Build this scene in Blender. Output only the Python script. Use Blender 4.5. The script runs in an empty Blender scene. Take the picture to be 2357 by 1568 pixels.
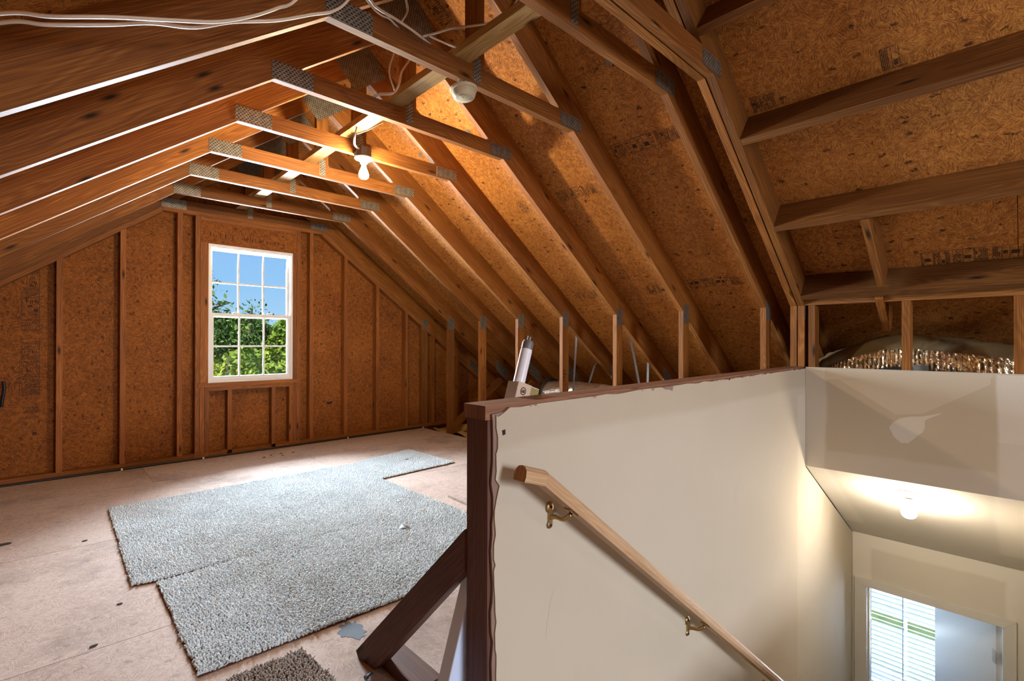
import bpy, bmesh, math, random
import numpy as np
from mathutils import Vector, Matrix

random.seed(7)
rng = np.random.default_rng(11)
C = bpy.context.scene.collection
S = bpy.context.scene

# ------------------------------------------------------------------ camera
CAM_H = 1.1148
YAW, PIT, ROL = 0.8104, 0.0032, 0.0021
r = Vector((math.sin(YAW), -math.cos(YAW), 0)); f = Vector((math.cos(YAW), math.sin(YAW), 0)); u = Vector((0, 0, 1))
f2 = f * math.cos(PIT) + u * math.sin(PIT); u2 = -f * math.sin(PIT) + u * math.cos(PIT)
r3 = r * math.cos(ROL) + u2 * math.sin(ROL); u3 = -r * math.sin(ROL) + u2 * math.cos(ROL)
cd = bpy.data.cameras.new('camera'); cam = bpy.data.objects.new('camera', cd); C.objects.link(cam)
cam.matrix_world = Matrix(((r3.x, u3.x, -f2.x, 0), (r3.y, u3.y, -f2.y, 0), (r3.z, u3.z, -f2.z, CAM_H), (0, 0, 0, 1)))
cd.sensor_width = 36; cd.lens = 1127.41 / 2357 * 36; cd.clip_start = 0.02; cd.clip_end = 300
S.camera = cam

# ------------------------------------------------------------------ view, world, sun, daylight
S.view_settings.view_transform = 'Standard'; S.view_settings.look = 'None'
S.view_settings.gamma = 1; S.view_settings.exposure = 0.32; S.view_settings.use_curve_mapping = False
S.cycles.max_bounces = 10; S.cycles.diffuse_bounces = 6; S.cycles.glossy_bounces = 4
S.cycles.transparent_max_bounces = 12; S.cycles.sample_clamp_indirect = 6.0
S.cycles.caustics_reflective = False; S.cycles.caustics_refractive = False
S.cycles.use_denoising = True
BULB_MAIN, BULB_REAR, BULB_STAIR = 1300.0, 215.0, 260.0       # radiance of the three bulbs
W = bpy.data.worlds.new('sky'); S.world = W; W.use_nodes = True
wn = W.node_tree.nodes; wn.clear()
wo = wn.new('ShaderNodeOutputWorld'); bg = wn.new('ShaderNodeBackground')
tcw = wn.new('ShaderNodeTexCoord'); sxw = wn.new('ShaderNodeSeparateXYZ'); sky = wn.new('ShaderNodeValToRGB')
e_ = sky.color_ramp.elements; e_[0].position, e_[0].color = .0, (.50, .76, 1.0, 1); e_[1].position, e_[1].color = .75, (.10, .26, .72, 1)
for p_, c_ in ((.10, (.33, .63, 1.0, 1)), (.25, (.24, .53, 1.0, 1))):
    q_ = e_.new(p_); q_.color = c_
bg.inputs['Strength'].default_value = .80
W.node_tree.links.new(tcw.outputs['Generated'], sxw.inputs[0]); W.node_tree.links.new(sxw.outputs['Z'], sky.inputs[0])
W.node_tree.links.new(sky.outputs[0], bg.inputs[0]); W.node_tree.links.new(bg.outputs[0], wo.inputs[0])

sd = bpy.data.lights.new('sun', 'SUN'); sd.energy = 6.5; sd.angle = 0.01; sd.color = (1, .95, .86)
so = bpy.data.objects.new('sun', sd); C.objects.link(so); so.rotation_euler = Vector((0.72, 0.30, -0.95)).to_track_quat('-Z', 'Y').to_euler()

def daylight(name, loc, direction, sx, sy, energy, color=(.78, .89, 1), spread=150):
    d = bpy.data.lights.new(name, 'AREA'); d.shape = 'RECTANGLE'; d.size = sx; d.size_y = sy; d.energy = energy; d.color = color; d.spread = math.radians(spread)
    o = bpy.data.objects.new(name, d); C.objects.link(o); o.location = loc
    o.rotation_euler = Vector(direction).to_track_quat('-Z', 'Y').to_euler(); return o
# skylight falling through the three windows; the rear one is unseen, added as fill
daylight('daylight_gable', (1.53, 5.62, 1.39), (0, -1, -.18), .76, 1.3, 300)
daylight('daylight_rear_fill', (1.53, -3.52, 1.39), (0, 1, -.75), .76, 1.3, 95, (.92, .93, 1), 115)
daylight('daylight_stair', (6.08, .70, -1.40), (-1, 0, 0), .8, 1.3, 230)

# ------------------------------------------------------------------ materials
def new_mat(name):
    m = bpy.data.materials.new(name); m.use_nodes = True; n = m.node_tree.nodes; l = m.node_tree.links
    return m, n, l, n['Principled BSDF']
def rgb(h, g=2.2):
    return tuple(pow(x / 255, g) for x in h) + (1,)
def node(n, t, **k):
    x = n.new(t)
    for a, b in k.items(): setattr(x, a, b)
    return x
def ramp(n, stops):
    x = n.new('ShaderNodeValToRGB'); e = x.color_ramp.elements
    e[0].position, e[0].color = stops[0]; e[1].position, e[1].color = stops[-1]
    for p, c in stops[1:-1]:
        q = e.new(p); q.color = c
    return x
def plain(name, col, rough=.5, metal=0., spec=.5, bump=0., bscale=200, mottled=0.):
    m, n, l, b = new_mat(name)
    b.inputs['Base Color'].default_value = col if len(col) == 4 else (*col, 1)
    b.inputs['Roughness'].default_value = rough; b.inputs['Metallic'].default_value = metal
    b.inputs['Specular IOR Level'].default_value = spec
    if bump or mottled:
        tc = node(n, 'ShaderNodeTexCoord'); no = node(n, 'ShaderNodeTexNoise'); no.inputs['Scale'].default_value = bscale; no.inputs['Detail'].default_value = 4
        l.new(tc.outputs['Object'], no.inputs['Vector'])
        if bump:
            bp = node(n, 'ShaderNodeBump'); bp.inputs['Strength'].default_value = bump; bp.inputs['Distance'].default_value = .002
            l.new(no.outputs['Fac'], bp.inputs['Height']); l.new(bp.outputs[0], b.inputs['Normal'])
        if mottled:
            n2 = node(n, 'ShaderNodeTexNoise'); n2.inputs['Scale'].default_value = 4; n2.inputs['Detail'].default_value = 5
            l.new(tc.outputs['Object'], n2.inputs['Vector'])
            c = col if len(col) == 4 else (*col, 1)
            rp = ramp(n, [(.3, tuple(x * (1 - mottled) for x in c[:3]) + (1,)), (.7, tuple(min(1, x * (1 + mottled)) for x in c[:3]) + (1,))])
            l.new(n2.outputs['Fac'], rp.inputs[0]); l.new(rp.outputs[0], b.inputs['Base Color'])
    return m

def uv_random(n, l, per_object=True):
    """UV in metres, shifted by a random amount per object so that boards differ"""
    tc = node(n, 'ShaderNodeTexCoord')
    oi = node(n, 'ShaderNodeObjectInfo')
    ml = node(n, 'ShaderNodeVectorMath', operation='SCALE'); cx = node(n, 'ShaderNodeCombineXYZ')
    l.new(oi.outputs['Random'], cx.inputs[0]); l.new(oi.outputs['Random'], cx.inputs[1])
    ml.inputs['Scale'].default_value = 37.0; l.new(cx.outputs[0], ml.inputs[0])
    ad = node(n, 'ShaderNodeVectorMath', operation='ADD'); l.new(tc.outputs['UV'], ad.inputs[0]); l.new(ml.outputs[0], ad.inputs[1])
    return ad.outputs[0], oi

def wood(name, dark, mid, light, rough=.62, knots=True, vary=.25):
    m, n, l, b = new_mat(name)
    uv, oi = uv_random(n, l)
    def noise(sc, detail, dist=0.):
        mp = node(n, 'ShaderNodeMapping'); mp.inputs['Scale'].default_value = sc; l.new(uv, mp.inputs[0])
        no = node(n, 'ShaderNodeTexNoise'); no.inputs['Scale'].default_value = 1; no.inputs['Detail'].default_value = detail
        no.inputs['Distortion'].default_value = dist; l.new(mp.outputs[0], no.inputs['Vector']); return no
    # cathedral rings: bands across the board bent by low noise along it
    lo = noise((1.1, 7, 1), 2)
    sx = node(n, 'ShaderNodeSeparateXYZ'); l.new(uv, sx.inputs[0])
    m1 = node(n, 'ShaderNodeMath', operation='MULTIPLY_ADD'); l.new(lo.outputs['Fac'], m1.inputs[0]); m1.inputs[1].default_value = .26; l.new(sx.outputs['Y'], m1.inputs[2])
    m2 = node(n, 'ShaderNodeMath', operation='MULTIPLY'); l.new(m1.outputs[0], m2.inputs[0]); m2.inputs[1].default_value = 420
    sn = node(n, 'ShaderNodeMath', operation='SINE'); l.new(m2.outputs[0], sn.inputs[0])
    fine = noise((3, 260, 1), 3)
    a = node(n, 'ShaderNodeMath', operation='MULTIPLY_ADD'); l.new(sn.outputs[0], a.inputs[0]); a.inputs[1].default_value = .07; l.new(fine.outputs['Fac'], a.inputs[2])
    big = noise((.9, 5, 1), 3)
    a2 = node(n, 'ShaderNodeMath', operation='MULTIPLY_ADD'); l.new(big.outputs['Fac'], a2.inputs[0]); a2.inputs[1].default_value = .7; l.new(a.outputs[0], a2.inputs[2])
    rp = ramp(n, [(.45, dark), (.82, mid), (1.2 if False else 1.0, light)])
    sb = node(n, 'ShaderNodeMath', operation='SUBTRACT'); l.new(a2.outputs[0], sb.inputs[0]); sb.inputs[1].default_value = .08
    l.new(sb.outputs[0], rp.inputs[0]); col = rp.outputs[0]
    if knots:
        mp = node(n, 'ShaderNodeMapping'); mp.inputs['Scale'].default_value = (2.4, 9, 1); l.new(uv, mp.inputs[0])
        vo = node(n, 'ShaderNodeTexVoronoi', voronoi_dimensions='2D'); vo.inputs['Scale'].default_value = 1; l.new(mp.outputs[0], vo.inputs['Vector'])
        kr = ramp(n, [(.03, (0, 0, 0, 1)), (.13, (1, 1, 1, 1))]); l.new(vo.outputs['Distance'], kr.inputs[0])
        mx = node(n, 'ShaderNodeMix', data_type='RGBA'); kp = node(n, 'ShaderNodeSeparateColor'); l.new(vo.outputs['Color'], kp.inputs[0])
        kt = node(n, 'ShaderNodeMath', operation='LESS_THAN'); l.new(kp.outputs[0], kt.inputs[0]); kt.inputs[1].default_value = .72
        km = node(n, 'ShaderNodeMath', operation='MAXIMUM'); l.new(kr.outputs[0], km.inputs[0]); l.new(kt.outputs[0], km.inputs[1])
        l.new(km.outputs[0], mx.inputs['Factor'])
        mx.inputs[6].default_value = tuple(x * .22 for x in dark[:3]) + (1,); l.new(col, mx.inputs[7]); col = mx.outputs[2]
    if vary:
        hs = node(n, 'ShaderNodeHueSaturation'); mr = node(n, 'ShaderNodeMapRange'); l.new(oi.outputs['Random'], mr.inputs[0])
        mr.inputs[3].default_value = 1 - vary; mr.inputs[4].default_value = 1 + vary * .6
        l.new(mr.outputs[0], hs.inputs['Value']); l.new(col, hs.inputs['Color']); col = hs.outputs[0]
    l.new(col, b.inputs['Base Color']); b.inputs['Roughness'].default_value = rough; b.inputs['Specular IOR Level'].default_value = .3
    bp = node(n, 'ShaderNodeBump'); bp.inputs['Strength'].default_value = .25; bp.inputs['Distance'].default_value = .001
    l.new(a.outputs[0], bp.inputs['Height']); l.new(bp.outputs[0], b.inputs['Normal'])
    return m

def osb(name, dark, mid, light, speck=.5, rough=.7, scale=1.5, dirt=None):
    m, n, l, b = new_mat(name)
    uv, oi = uv_random(n, l)
    def flakes(cell, sx, sy):
        nz = node(n, 'ShaderNodeTexNoise'); nz.inputs['Scale'].default_value = cell * .8; l.new(uv, nz.inputs['Vector'])
        mixv = node(n, 'ShaderNodeVectorMath', operation='MULTIPLY_ADD'); l.new(nz.outputs['Color'], mixv.inputs[0]); mixv.inputs[1].default_value = (.05, .05, 0); l.new(uv, mixv.inputs[2])
        vo = node(n, 'ShaderNodeTexVoronoi', voronoi_dimensions='2D'); vo.inputs['Scale'].default_value = cell; l.new(mixv.outputs[0], vo.inputs['Vector'])
        an = node(n, 'ShaderNodeMath', operation='MULTIPLY'); l.new(vo.outputs['Color'], an.inputs[0]); an.inputs[1].default_value = 6.3
        vr = node(n, 'ShaderNodeVectorRotate', rotation_type='Z_AXIS'); l.new(uv, vr.inputs['Vector']); l.new(an.outputs[0], vr.inputs['Angle'])
        mp = node(n, 'ShaderNodeMapping'); mp.inputs['Scale'].default_value = (sx, sy, 1); l.new(vr.outputs[0], mp.inputs[0])
        no = node(n, 'ShaderNodeTexNoise'); no.inputs['Scale'].default_value = 1; no.inputs['Detail'].default_value = 3; l.new(mp.outputs[0], no.inputs['Vector'])
        return no.outputs['Fac'], vo.outputs['Color']
    f1, c1 = flakes(16 * scale, 16 * scale, 150 * scale)
    f2_, c2 = flakes(42 * scale, 40 * scale, 300 * scale)
    ad = node(n, 'ShaderNodeMath', operation='ADD'); l.new(f1, ad.inputs[0]); l.new(f2_, ad.inputs[1])
    sp = node(n, 'ShaderNodeSeparateColor'); l.new(c2, sp.inputs[0])
    ad2 = node(n, 'ShaderNodeMath', operation='MULTIPLY_ADD'); l.new(sp.outputs[1], ad2.inputs[0]); ad2.inputs[1].default_value = .16; l.new(ad.outputs[0], ad2.inputs[2])
    big = node(n, 'ShaderNodeTexNoise'); big.inputs['Scale'].default_value = 2.2; big.inputs['Detail'].default_value = 3; l.new(uv, big.inputs['Vector'])
    ad3 = node(n, 'ShaderNodeMath', operation='MULTIPLY_ADD'); l.new(big.outputs['Fac'], ad3.inputs[0]); ad3.inputs[1].default_value = .35; l.new(ad2.outputs[0], ad3.inputs[2])
    mr = node(n, 'ShaderNodeMapRange'); mr.inputs[1].default_value = .95; mr.inputs[2].default_value = 1.55; l.new(ad3.outputs[0], mr.inputs[0])
    rp = ramp(n, [(.1, dark), (.5, mid), (.9, light)]); l.new(mr.outputs[0], rp.inputs[0]); col = rp.outputs[0]
    # dark specks of bark
    mp = node(n, 'ShaderNodeMapping'); mp.inputs['Scale'].default_value = (9, 15, 1); l.new(uv, mp.inputs[0])
    nz = node(n, 'ShaderNodeTexNoise'); nz.inputs['Scale'].default_value = 60; l.new(uv, nz.inputs['Vector'])
    dv = node(n, 'ShaderNodeVectorMath', operation='MULTIPLY_ADD'); l.new(nz.outputs['Color'], dv.inputs[0]); dv.inputs[1].default_value = (.55, .55, 0); l.new(mp.outputs[0], dv.inputs[2])
    vo = node(n, 'ShaderNodeTexVoronoi', voronoi_dimensions='2D'); vo.inputs['Scale'].default_value = 1; l.new(dv.outputs[0], vo.inputs['Vector'])
    kr = ramp(n, [(.06, (1, 1, 1, 1)), (.16, (0, 0, 0, 1))]); l.new(vo.outputs['Distance'], kr.inputs[0])
    pick = node(n, 'ShaderNodeSeparateColor'); l.new(vo.outputs['Color'], pick.inputs[0])
    th = node(n, 'ShaderNodeMath', operation='GREATER_THAN'); l.new(pick.outputs[0], th.inputs[0]); th.inputs[1].default_value = .74
    mu = node(n, 'ShaderNodeMath', operation='MULTIPLY'); l.new(kr.outputs[0], mu.inputs[0]); l.new(th.outputs[0], mu.inputs[1])
    mu2 = node(n, 'ShaderNodeMath', operation='MULTIPLY'); l.new(mu.outputs[0], mu2.inputs[0]); mu2.inputs[1].default_value = speck
    mx = node(n, 'ShaderNodeMix', data_type='RGBA'); l.new(mu2.outputs[0], mx.inputs['Factor']); l.new(col, mx.inputs[6])
    mx.inputs[7].default_value = tuple(x * .15 for x in dark[:3]) + (1,); col = mx.outputs[2]
    if dirt:
        dn = node(n, 'ShaderNodeTexNoise'); dn.inputs['Scale'].default_value = 1.3; dn.inputs['Detail'].default_value = 6; dn.inputs['Roughness'].default_value = .7; l.new(uv, dn.inputs['Vector'])
        dr = ramp(n, [(.5, (0, 0, 0, 1)), (.8, (1, 1, 1, 1))]); l.new(dn.outputs['Fac'], dr.inputs[0])
        m3 = node(n, 'ShaderNodeMix', data_type='RGBA'); l.new(dr.outputs[0], m3.inputs['Factor']); l.new(col, m3.inputs[6]); m3.inputs[7].default_value = dirt; col = m3.outputs[2]
    l.new(col, b.inputs['Base Color']); b.inputs['Roughness'].default_value = rough; b.inputs['Specular IOR Level'].default_value = .25
    bp = node(n, 'ShaderNodeBump'); bp.inputs['Strength'].default_value = .5; bp.inputs['Distance'].default_value = .002
    l.new(ad2.outputs[0], bp.inputs['Height']); l.new(bp.outputs[0], b.inputs['Normal'])
    return m

def plate_mat():
    """galvanised truss plate: rows of punched slots and dull zinc"""
    m, n, l, b = new_mat('galvanised_plate')
    tc = node(n, 'ShaderNodeTexCoord'); mp = node(n, 'ShaderNodeMapping'); mp.inputs['Scale'].default_value = (52, 95, 1); l.new(tc.outputs['UV'], mp.inputs[0])
    br = node(n, 'ShaderNodeTexBrick'); br.inputs['Scale'].default_value = 1; br.offset = .5
    br.inputs['Color1'].default_value = (0, 0, 0, 1); br.inputs['Color2'].default_value = (.08, .08, .08, 1); br.inputs['Mortar'].default_value = (1, 1, 1, 1)
    br.inputs['Mortar Size'].default_value = .28; br.inputs['Mortar Smooth'].default_value = .3; br.inputs['Brick Width'].default_value = 1; br.inputs['Row Height'].default_value = 1
    l.new(mp.outputs[0], br.inputs['Vector'])
    no = node(n, 'ShaderNodeTexNoise'); no.inputs['Scale'].default_value = 30; l.new(tc.outputs['UV'], no.inputs['Vector'])
    rp = ramp(n, [(.3, (.20, .18, .15, 1)), (.7, (.36, .33, .28, 1))]); l.new(no.outputs['Fac'], rp.inputs[0])
    mx = node(n, 'ShaderNodeMix', data_type='RGBA'); l.new(br.outputs['Color'], mx.inputs['Factor']); mx.inputs[6].default_value = (.035, .028, .02, 1); l.new(rp.outputs[0], mx.inputs[7])
    l.new(mx.outputs[2], b.inputs['Base Color']); b.inputs['Metallic'].default_value = .55; b.inputs['Roughness'].default_value = .45
    bp = node(n, 'ShaderNodeBump'); bp.inputs['Strength'].default_value = .8; bp.inputs['Distance'].default_value = .003; l.new(br.outputs['Color'], bp.inputs['Height']); l.new(bp.outputs[0], b.inputs['Normal'])
    return m

def drywall_mat(name, paper, mud, regions, soft=.02, speck=True):
    """gypsum paper with paler bands (joint compound, painted-in stair light); regions are boxes (u0,u1,v0,v1) in UV metres"""
    m, n, l, b = new_mat(name)
    tc = node(n, 'ShaderNodeTexCoord'); no = node(n, 'ShaderNodeTexNoise'); no.inputs['Scale'].default_value = 2.2; no.inputs['Detail'].default_value = 3; l.new(tc.outputs['UV'], no.inputs['Vector'])
    wob = node(n, 'ShaderNodeVectorMath', operation='MULTIPLY_ADD'); l.new(no.outputs['Color'], wob.inputs[0]); wob.inputs[1].default_value = (.05, .05, 0); l.new(tc.outputs['UV'], wob.inputs[2])
    off = node(n, 'ShaderNodeVectorMath', operation='SUBTRACT'); l.new(wob.outputs[0], off.inputs[0]); off.inputs[1].default_value = (.025, .025, 0)
    sx = node(n, 'ShaderNodeSeparateXYZ'); l.new(off.outputs[0], sx.inputs[0])
    total = None
    for (a, c, d, e, amt) in regions:
        fac = None
        for ax, lo, hi in (('X', a, c), ('Y', d, e)):
            m1 = node(n, 'ShaderNodeMapRange', interpolation_type='SMOOTHSTEP'); m1.inputs[1].default_value = lo - soft; m1.inputs[2].default_value = lo + soft; l.new(sx.outputs[ax], m1.inputs[0])
            m2 = node(n, 'ShaderNodeMapRange', interpolation_type='SMOOTHSTEP'); m2.inputs[1].default_value = hi - soft; m2.inputs[2].default_value = hi + soft; m2.inputs[3].default_value = 1; m2.inputs[4].default_value = 0; l.new(sx.outputs[ax], m2.inputs[0])
            mm = node(n, 'ShaderNodeMath', operation='MULTIPLY'); l.new(m1.outputs[0], mm.inputs[0]); l.new(m2.outputs[0], mm.inputs[1])
            if fac is None: fac = mm.outputs[0]
            else:
                m3 = node(n, 'ShaderNodeMath', operation='MULTIPLY'); l.new(fac, m3.inputs[0]); l.new(mm.outputs[0], m3.inputs[1]); fac = m3.outputs[0]
        am = node(n, 'ShaderNodeMath', operation='MULTIPLY'); l.new(fac, am.inputs[0]); am.inputs[1].default_value = amt
        if total is None: total = am.outputs[0]
        else:
            mxm = node(n, 'ShaderNodeMath', operation='MAXIMUM'); l.new(total, mxm.inputs[0]); l.new(am.outputs[0], mxm.inputs[1]); total = mxm.outputs[0]
    big = node(n, 'ShaderNodeTexNoise'); big.inputs['Scale'].default_value = 3.5; big.inputs['Detail'].default_value = 4; l.new(tc.outputs['UV'], big.inputs['Vector'])
    ma = node(n, 'ShaderNodeMath', operation='MULTIPLY_ADD'); l.new(big.outputs['Fac'], ma.inputs[0]); ma.inputs[1].default_value = .35
    if total is not None: l.new(total, ma.inputs[2])
    mr = node(n, 'ShaderNodeMapRange'); mr.inputs[1].default_value = .1; mr.inputs[2].default_value = 1.2; l.new(ma.outputs[0], mr.inputs[0])
    mx = node(n, 'ShaderNodeMix', data_type='RGBA'); l.new(mr.outputs[0], mx.inputs['Factor']); mx.inputs[6].default_value = paper; mx.inputs[7].default_value = mud
    l.new(mx.outputs[2], b.inputs['Base Color']); b.inputs['Roughness'].default_value = .75; b.inputs['Specular IOR Level'].default_value = .3
    fb = node(n, 'ShaderNodeTexNoise'); fb.inputs['Scale'].default_value = 160; l.new(tc.outputs['UV'], fb.inputs['Vector'])
    bp = node(n, 'ShaderNodeBump'); bp.inputs['Strength'].default_value = .08; bp.inputs['Distance'].default_value = .001; l.new(fb.outputs['Fac'], bp.inputs['Height']); l.new(bp.outputs[0], b.inputs['Normal'])
    return m

def emit(name, col, strength):
    m = bpy.data.materials.new(name); m.use_nodes = True; n = m.node_tree.nodes; n.clear()
    e = n.new('ShaderNodeEmission'); o = n.new('ShaderNodeOutputMaterial'); e.inputs[0].default_value = (*col, 1); e.inputs[1].default_value = strength
    m.node_tree.links.new(e.outputs[0], o.inputs[0]); return m

def glass_mat():
    m = bpy.data.materials.new('window_glass'); m.use_nodes = True; n = m.node_tree.nodes; l = m.node_tree.links; n.clear()
    t = n.new('ShaderNodeBsdfTransparent'); g = n.new('ShaderNodeBsdfGlossy'); g.inputs['Roughness'].default_value = .02
    fr = n.new('ShaderNodeFresnel'); fr.inputs[0].default_value = 1.3; mx = n.new('ShaderNodeMixShader'); o = n.new('ShaderNodeOutputMaterial')
    t.inputs[0].default_value = (.96, .98, .98, 1)
    l.new(fr.outputs[0], mx.inputs[0]); l.new(t.outputs[0], mx.inputs[1]); l.new(g.outputs[0], mx.inputs[2]); l.new(mx.outputs[0], o.inputs[0]); return m

def film_mat():
    m = bpy.data.materials.new('clear_film'); m.use_nodes = True; n = m.node_tree.nodes; l = m.node_tree.links; n.clear()
    t = n.new('ShaderNodeBsdfTransparent'); p = n.new('ShaderNodeBsdfPrincipled'); mx = n.new('ShaderNodeMixShader'); o = n.new('ShaderNodeOutputMaterial')
    p.inputs['Base Color'].default_value = (.75, .82, .95, 1); p.inputs['Roughness'].default_value = .25; mx.inputs[0].default_value = .35
    l.new(t.outputs[0], mx.inputs[1]); l.new(p.outputs[0], mx.inputs[2]); l.new(mx.outputs[0], o.inputs[0]); return m

def foil_mat(name, col):
    m, n, l, b = new_mat(name)
    tc = node(n, 'ShaderNodeTexCoord'); no = node(n, 'ShaderNodeTexNoise'); no.inputs['Scale'].default_value = 22; no.inputs['Detail'].default_value = 4; l.new(tc.outputs['Object'], no.inputs['Vector'])
    b.inputs['Base Color'].default_value = col; b.inputs['Metallic'].default_value = .85; b.inputs['Roughness'].default_value = .32
    bp = node(n, 'ShaderNodeBump'); bp.inputs['Strength'].default_value = .7; bp.inputs['Distance'].default_value = .02; l.new(no.outputs['Fac'], bp.inputs['Height']); l.new(bp.outputs[0], b.inputs['Normal'])
    return m

def leaf_mat(name, a, bcol):
    m, n, l, b = new_mat(name)
    oi = node(n, 'ShaderNodeTexCoord'); no = node(n, 'ShaderNodeTexNoise'); no.inputs['Scale'].default_value = 1.4; no.inputs['Detail'].default_value = 4; l.new(oi.outputs['Object'], no.inputs['Vector'])
    rp = ramp(n, [(.35, a), (.65, bcol)]); l.new(no.outputs['Fac'], rp.inputs[0]); l.new(rp.outputs[0], b.inputs['Base Color'])
    b.inputs['Roughness'].default_value = .6; b.inputs['Specular IOR Level'].default_value = .2
    return m

M = {}
M['truss'] = wood('truss_pine', (.11, .036, .006, 1), (.25, .088, .0145, 1), (.39, .16, .033, 1))
M['brace'] = wood('brace_pine', (.22, .11, .03, 1), (.42, .25, .085, 1), (.56, .37, .15, 1), vary=.1)
M['stud'] = wood('stud_pine', (.14, .042, .008, 1), (.29, .098, .019, 1), (.42, .16, .036, 1), vary=.2)
M['old_shaded'] = wood('old_shaded_lumber', (.060, .026, .018, 1), (.115, .048, .032, 1), (.17, .08, .052, 1), vary=.15)  # older-looking wood, darkened further to stand in for shade on post and brace
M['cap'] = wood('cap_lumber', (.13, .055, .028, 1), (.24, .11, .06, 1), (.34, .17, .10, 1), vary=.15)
M['dark'] = wood('blocking_lumber', (.075, .026, .006, 1), (.155, .058, .012, 1), (.25, .11, .025, 1), vary=.2)
M['rail'] = wood('handrail_oak', (.34, .20, .10, 1), (.46, .29, .16, 1), (.56, .38, .22, 1), rough=.4, knots=False, vary=0)
M['osb_roof'] = osb('roof_osb', (.165, .052, .009, 1), (.355, .132, .024, 1), (.58, .26, .062, 1), speck=.85)
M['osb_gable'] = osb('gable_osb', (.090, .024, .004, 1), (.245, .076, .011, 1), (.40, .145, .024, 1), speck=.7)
M['osb_floor'] = osb('floor_osb', (.37, .275, .23, 1), (.49, .385, .335, 1), (.58, .48, .425, 1), speck=.3, dirt=(.17, .12, .10, 1), rough=.8)
M['plate'] = plate_mat()
M['ink'] = plain('stamp_ink', (.018, .010, .008), .9)
M['white'] = plain('white_vinyl', (.80, .79, .77), .35)
M['trim'] = plain('painted_trim', (.72, .71, .68), .4)
M['doorpaint'] = plain('door_paint', (.76, .78, .79), .4)
M['slat'] = plain('blind_slat', (.80, .84, .90), .4)
_n = M['slat'].node_tree.nodes; _l = M['slat'].node_tree.links; _t = _n.new('ShaderNodeBsdfTranslucent'); _t.inputs[0].default_value = (.86, .91, 1, 1); _m = _n.new('ShaderNodeMixShader'); _m.inputs[0].default_value = .22
_l.new(_n['Principled BSDF'].outputs[0], _m.inputs[1]); _l.new(_t.outputs[0], _m.inputs[2]); _l.new(_m.outputs[0], _n['Material Output'].inputs[0])
M['glass'] = glass_mat(); M['film'] = film_mat()
M['porcelain'] = plain('porcelain', (.85, .82, .76), .3)
M['box'] = plain('steel_box', (.16, .13, .11), .5, .6)
M['bulb1'] = emit('lit_bulb_gable', (1, .80, .52), BULB_MAIN)
M['bulb2'] = emit('lit_bulb_rear', (1, .84, .62), BULB_REAR)
M['bulb3'] = emit('lit_bulb_stair', (1, .86, .66), BULB_STAIR)
M['plastic'] = plain('ivory_plastic', (.60, .53, .38), .45)
M['greyplastic'] = plain('grey_marking', (.12, .11, .09), .6)
M['romex'] = plain('cable_jacket', (.72, .62, .52), .45)
M['blackcable'] = plain('black_cable', (.012, .011, .012), .5)
M['brass'] = plain('antique_brass', (.42, .28, .12), .35, .9)
M['nickel'] = plain('hinge_metal', (.46, .40, .33), .4, .8)
M['steel'] = plain('galvanised_strap', (.17, .165, .17), .55, .3)
M['tube'] = plain('lamp_tube_white', (.80, .80, .86), .25)
M['carddaylit'] = plain('card_sleeve_daylit', (.66, .80, 1.0), .3)  # blue tint puts the window daylight into the card colour
M['cardbeige'] = plain('card_sleeve_beige', (.62, .46, .34), .6)
M['cardolive'] = plain('card_sleeve_olive', (.30, .24, .08), .6)
M['cardyellow'] = plain('card_sleeve_disc', (.62, .46, .16), .6)
M['carpet'] = plain('carpet_pile_grey', (.57, .63, .67), .95, 0, .1, mottled=.10)
M['carpetbrown'] = plain('carpet_pile_brown', (.30, .26, .23), .95, 0, .1, mottled=.15)
M['backing'] = plain('carpet_backing', (.07, .028, .018), .95, 0, .1)
M['foil'] = foil_mat('duct_foil', (.80, .72, .60, 1))
M['ductjacket'] = plain('duct_jacket', (.17, .12, .06), .6, 0, .2, bump=.3, bscale=12)
M['tape'] = plain('black_tape', (.02, .02, .02), .5)
M['greytape'] = plain('grey_tape', (.20, .21, .19), .5)
M['insul'] = plain('insulation_fibre', (.55, .38, .16), .95, 0, .1, bump=1., bscale=60, mottled=.2)
M['gyp'] = plain('torn_gypsum', (.24, .16, .125), .9, bump=.6, bscale=80, mottled=.25)
M['mudpatch'] = plain('joint_compound', (.58, .525, .44), .7)
M['bolt'] = plain('zinc_bolt', (.12, .14, .18), .4, .6)
M['chip'] = plain('dark_debris', (.03, .022, .018), .9)
M['foilscrap'] = plain('foil_scrap', (.75, .78, .82), .25, .8)
M['bluepaint'] = plain('spilled_paint', (.10, .13, .17), .8, mottled=.3)
M['leaf'] = leaf_mat('leaf_green', (.10, .18, .02, 1), (.34, .44, .06, 1))
M['leafdark'] = leaf_mat('leaf_dark', (.05, .10, .02, 1), (.20, .30, .06, 1))
M['leafyellow'] = leaf_mat('leaf_yellow', (.20, .27, .02, 1), (.40, .44, .06, 1))
M['bark'] = plain('bark', (.09, .065, .045), .9, bump=.5, bscale=20)
M['grass'] = plain('grass_ground', (.10, .16, .03), .95, mottled=.3)
M['wallpaper_l'] = plain('painted_room', (.72, .72, .72), .6)
M['vinylfloor'] = plain('lower_floor_vinyl', (.40, .34, .27), .5, mottled=.1)
M['tread'] = plain('stair_carpet', (.36, .33, .29), .95, mottled=.1)
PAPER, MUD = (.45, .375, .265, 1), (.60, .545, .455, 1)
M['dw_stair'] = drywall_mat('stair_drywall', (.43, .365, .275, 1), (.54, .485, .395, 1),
    [(-.2, 10, -4, .83, .55), (3.38, 3.9, -1, .8, 1.), (3.45, 4.9, -3, .3, .9)])  # first box: light from the stairs painted as paler wall; the rest is compound
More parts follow.
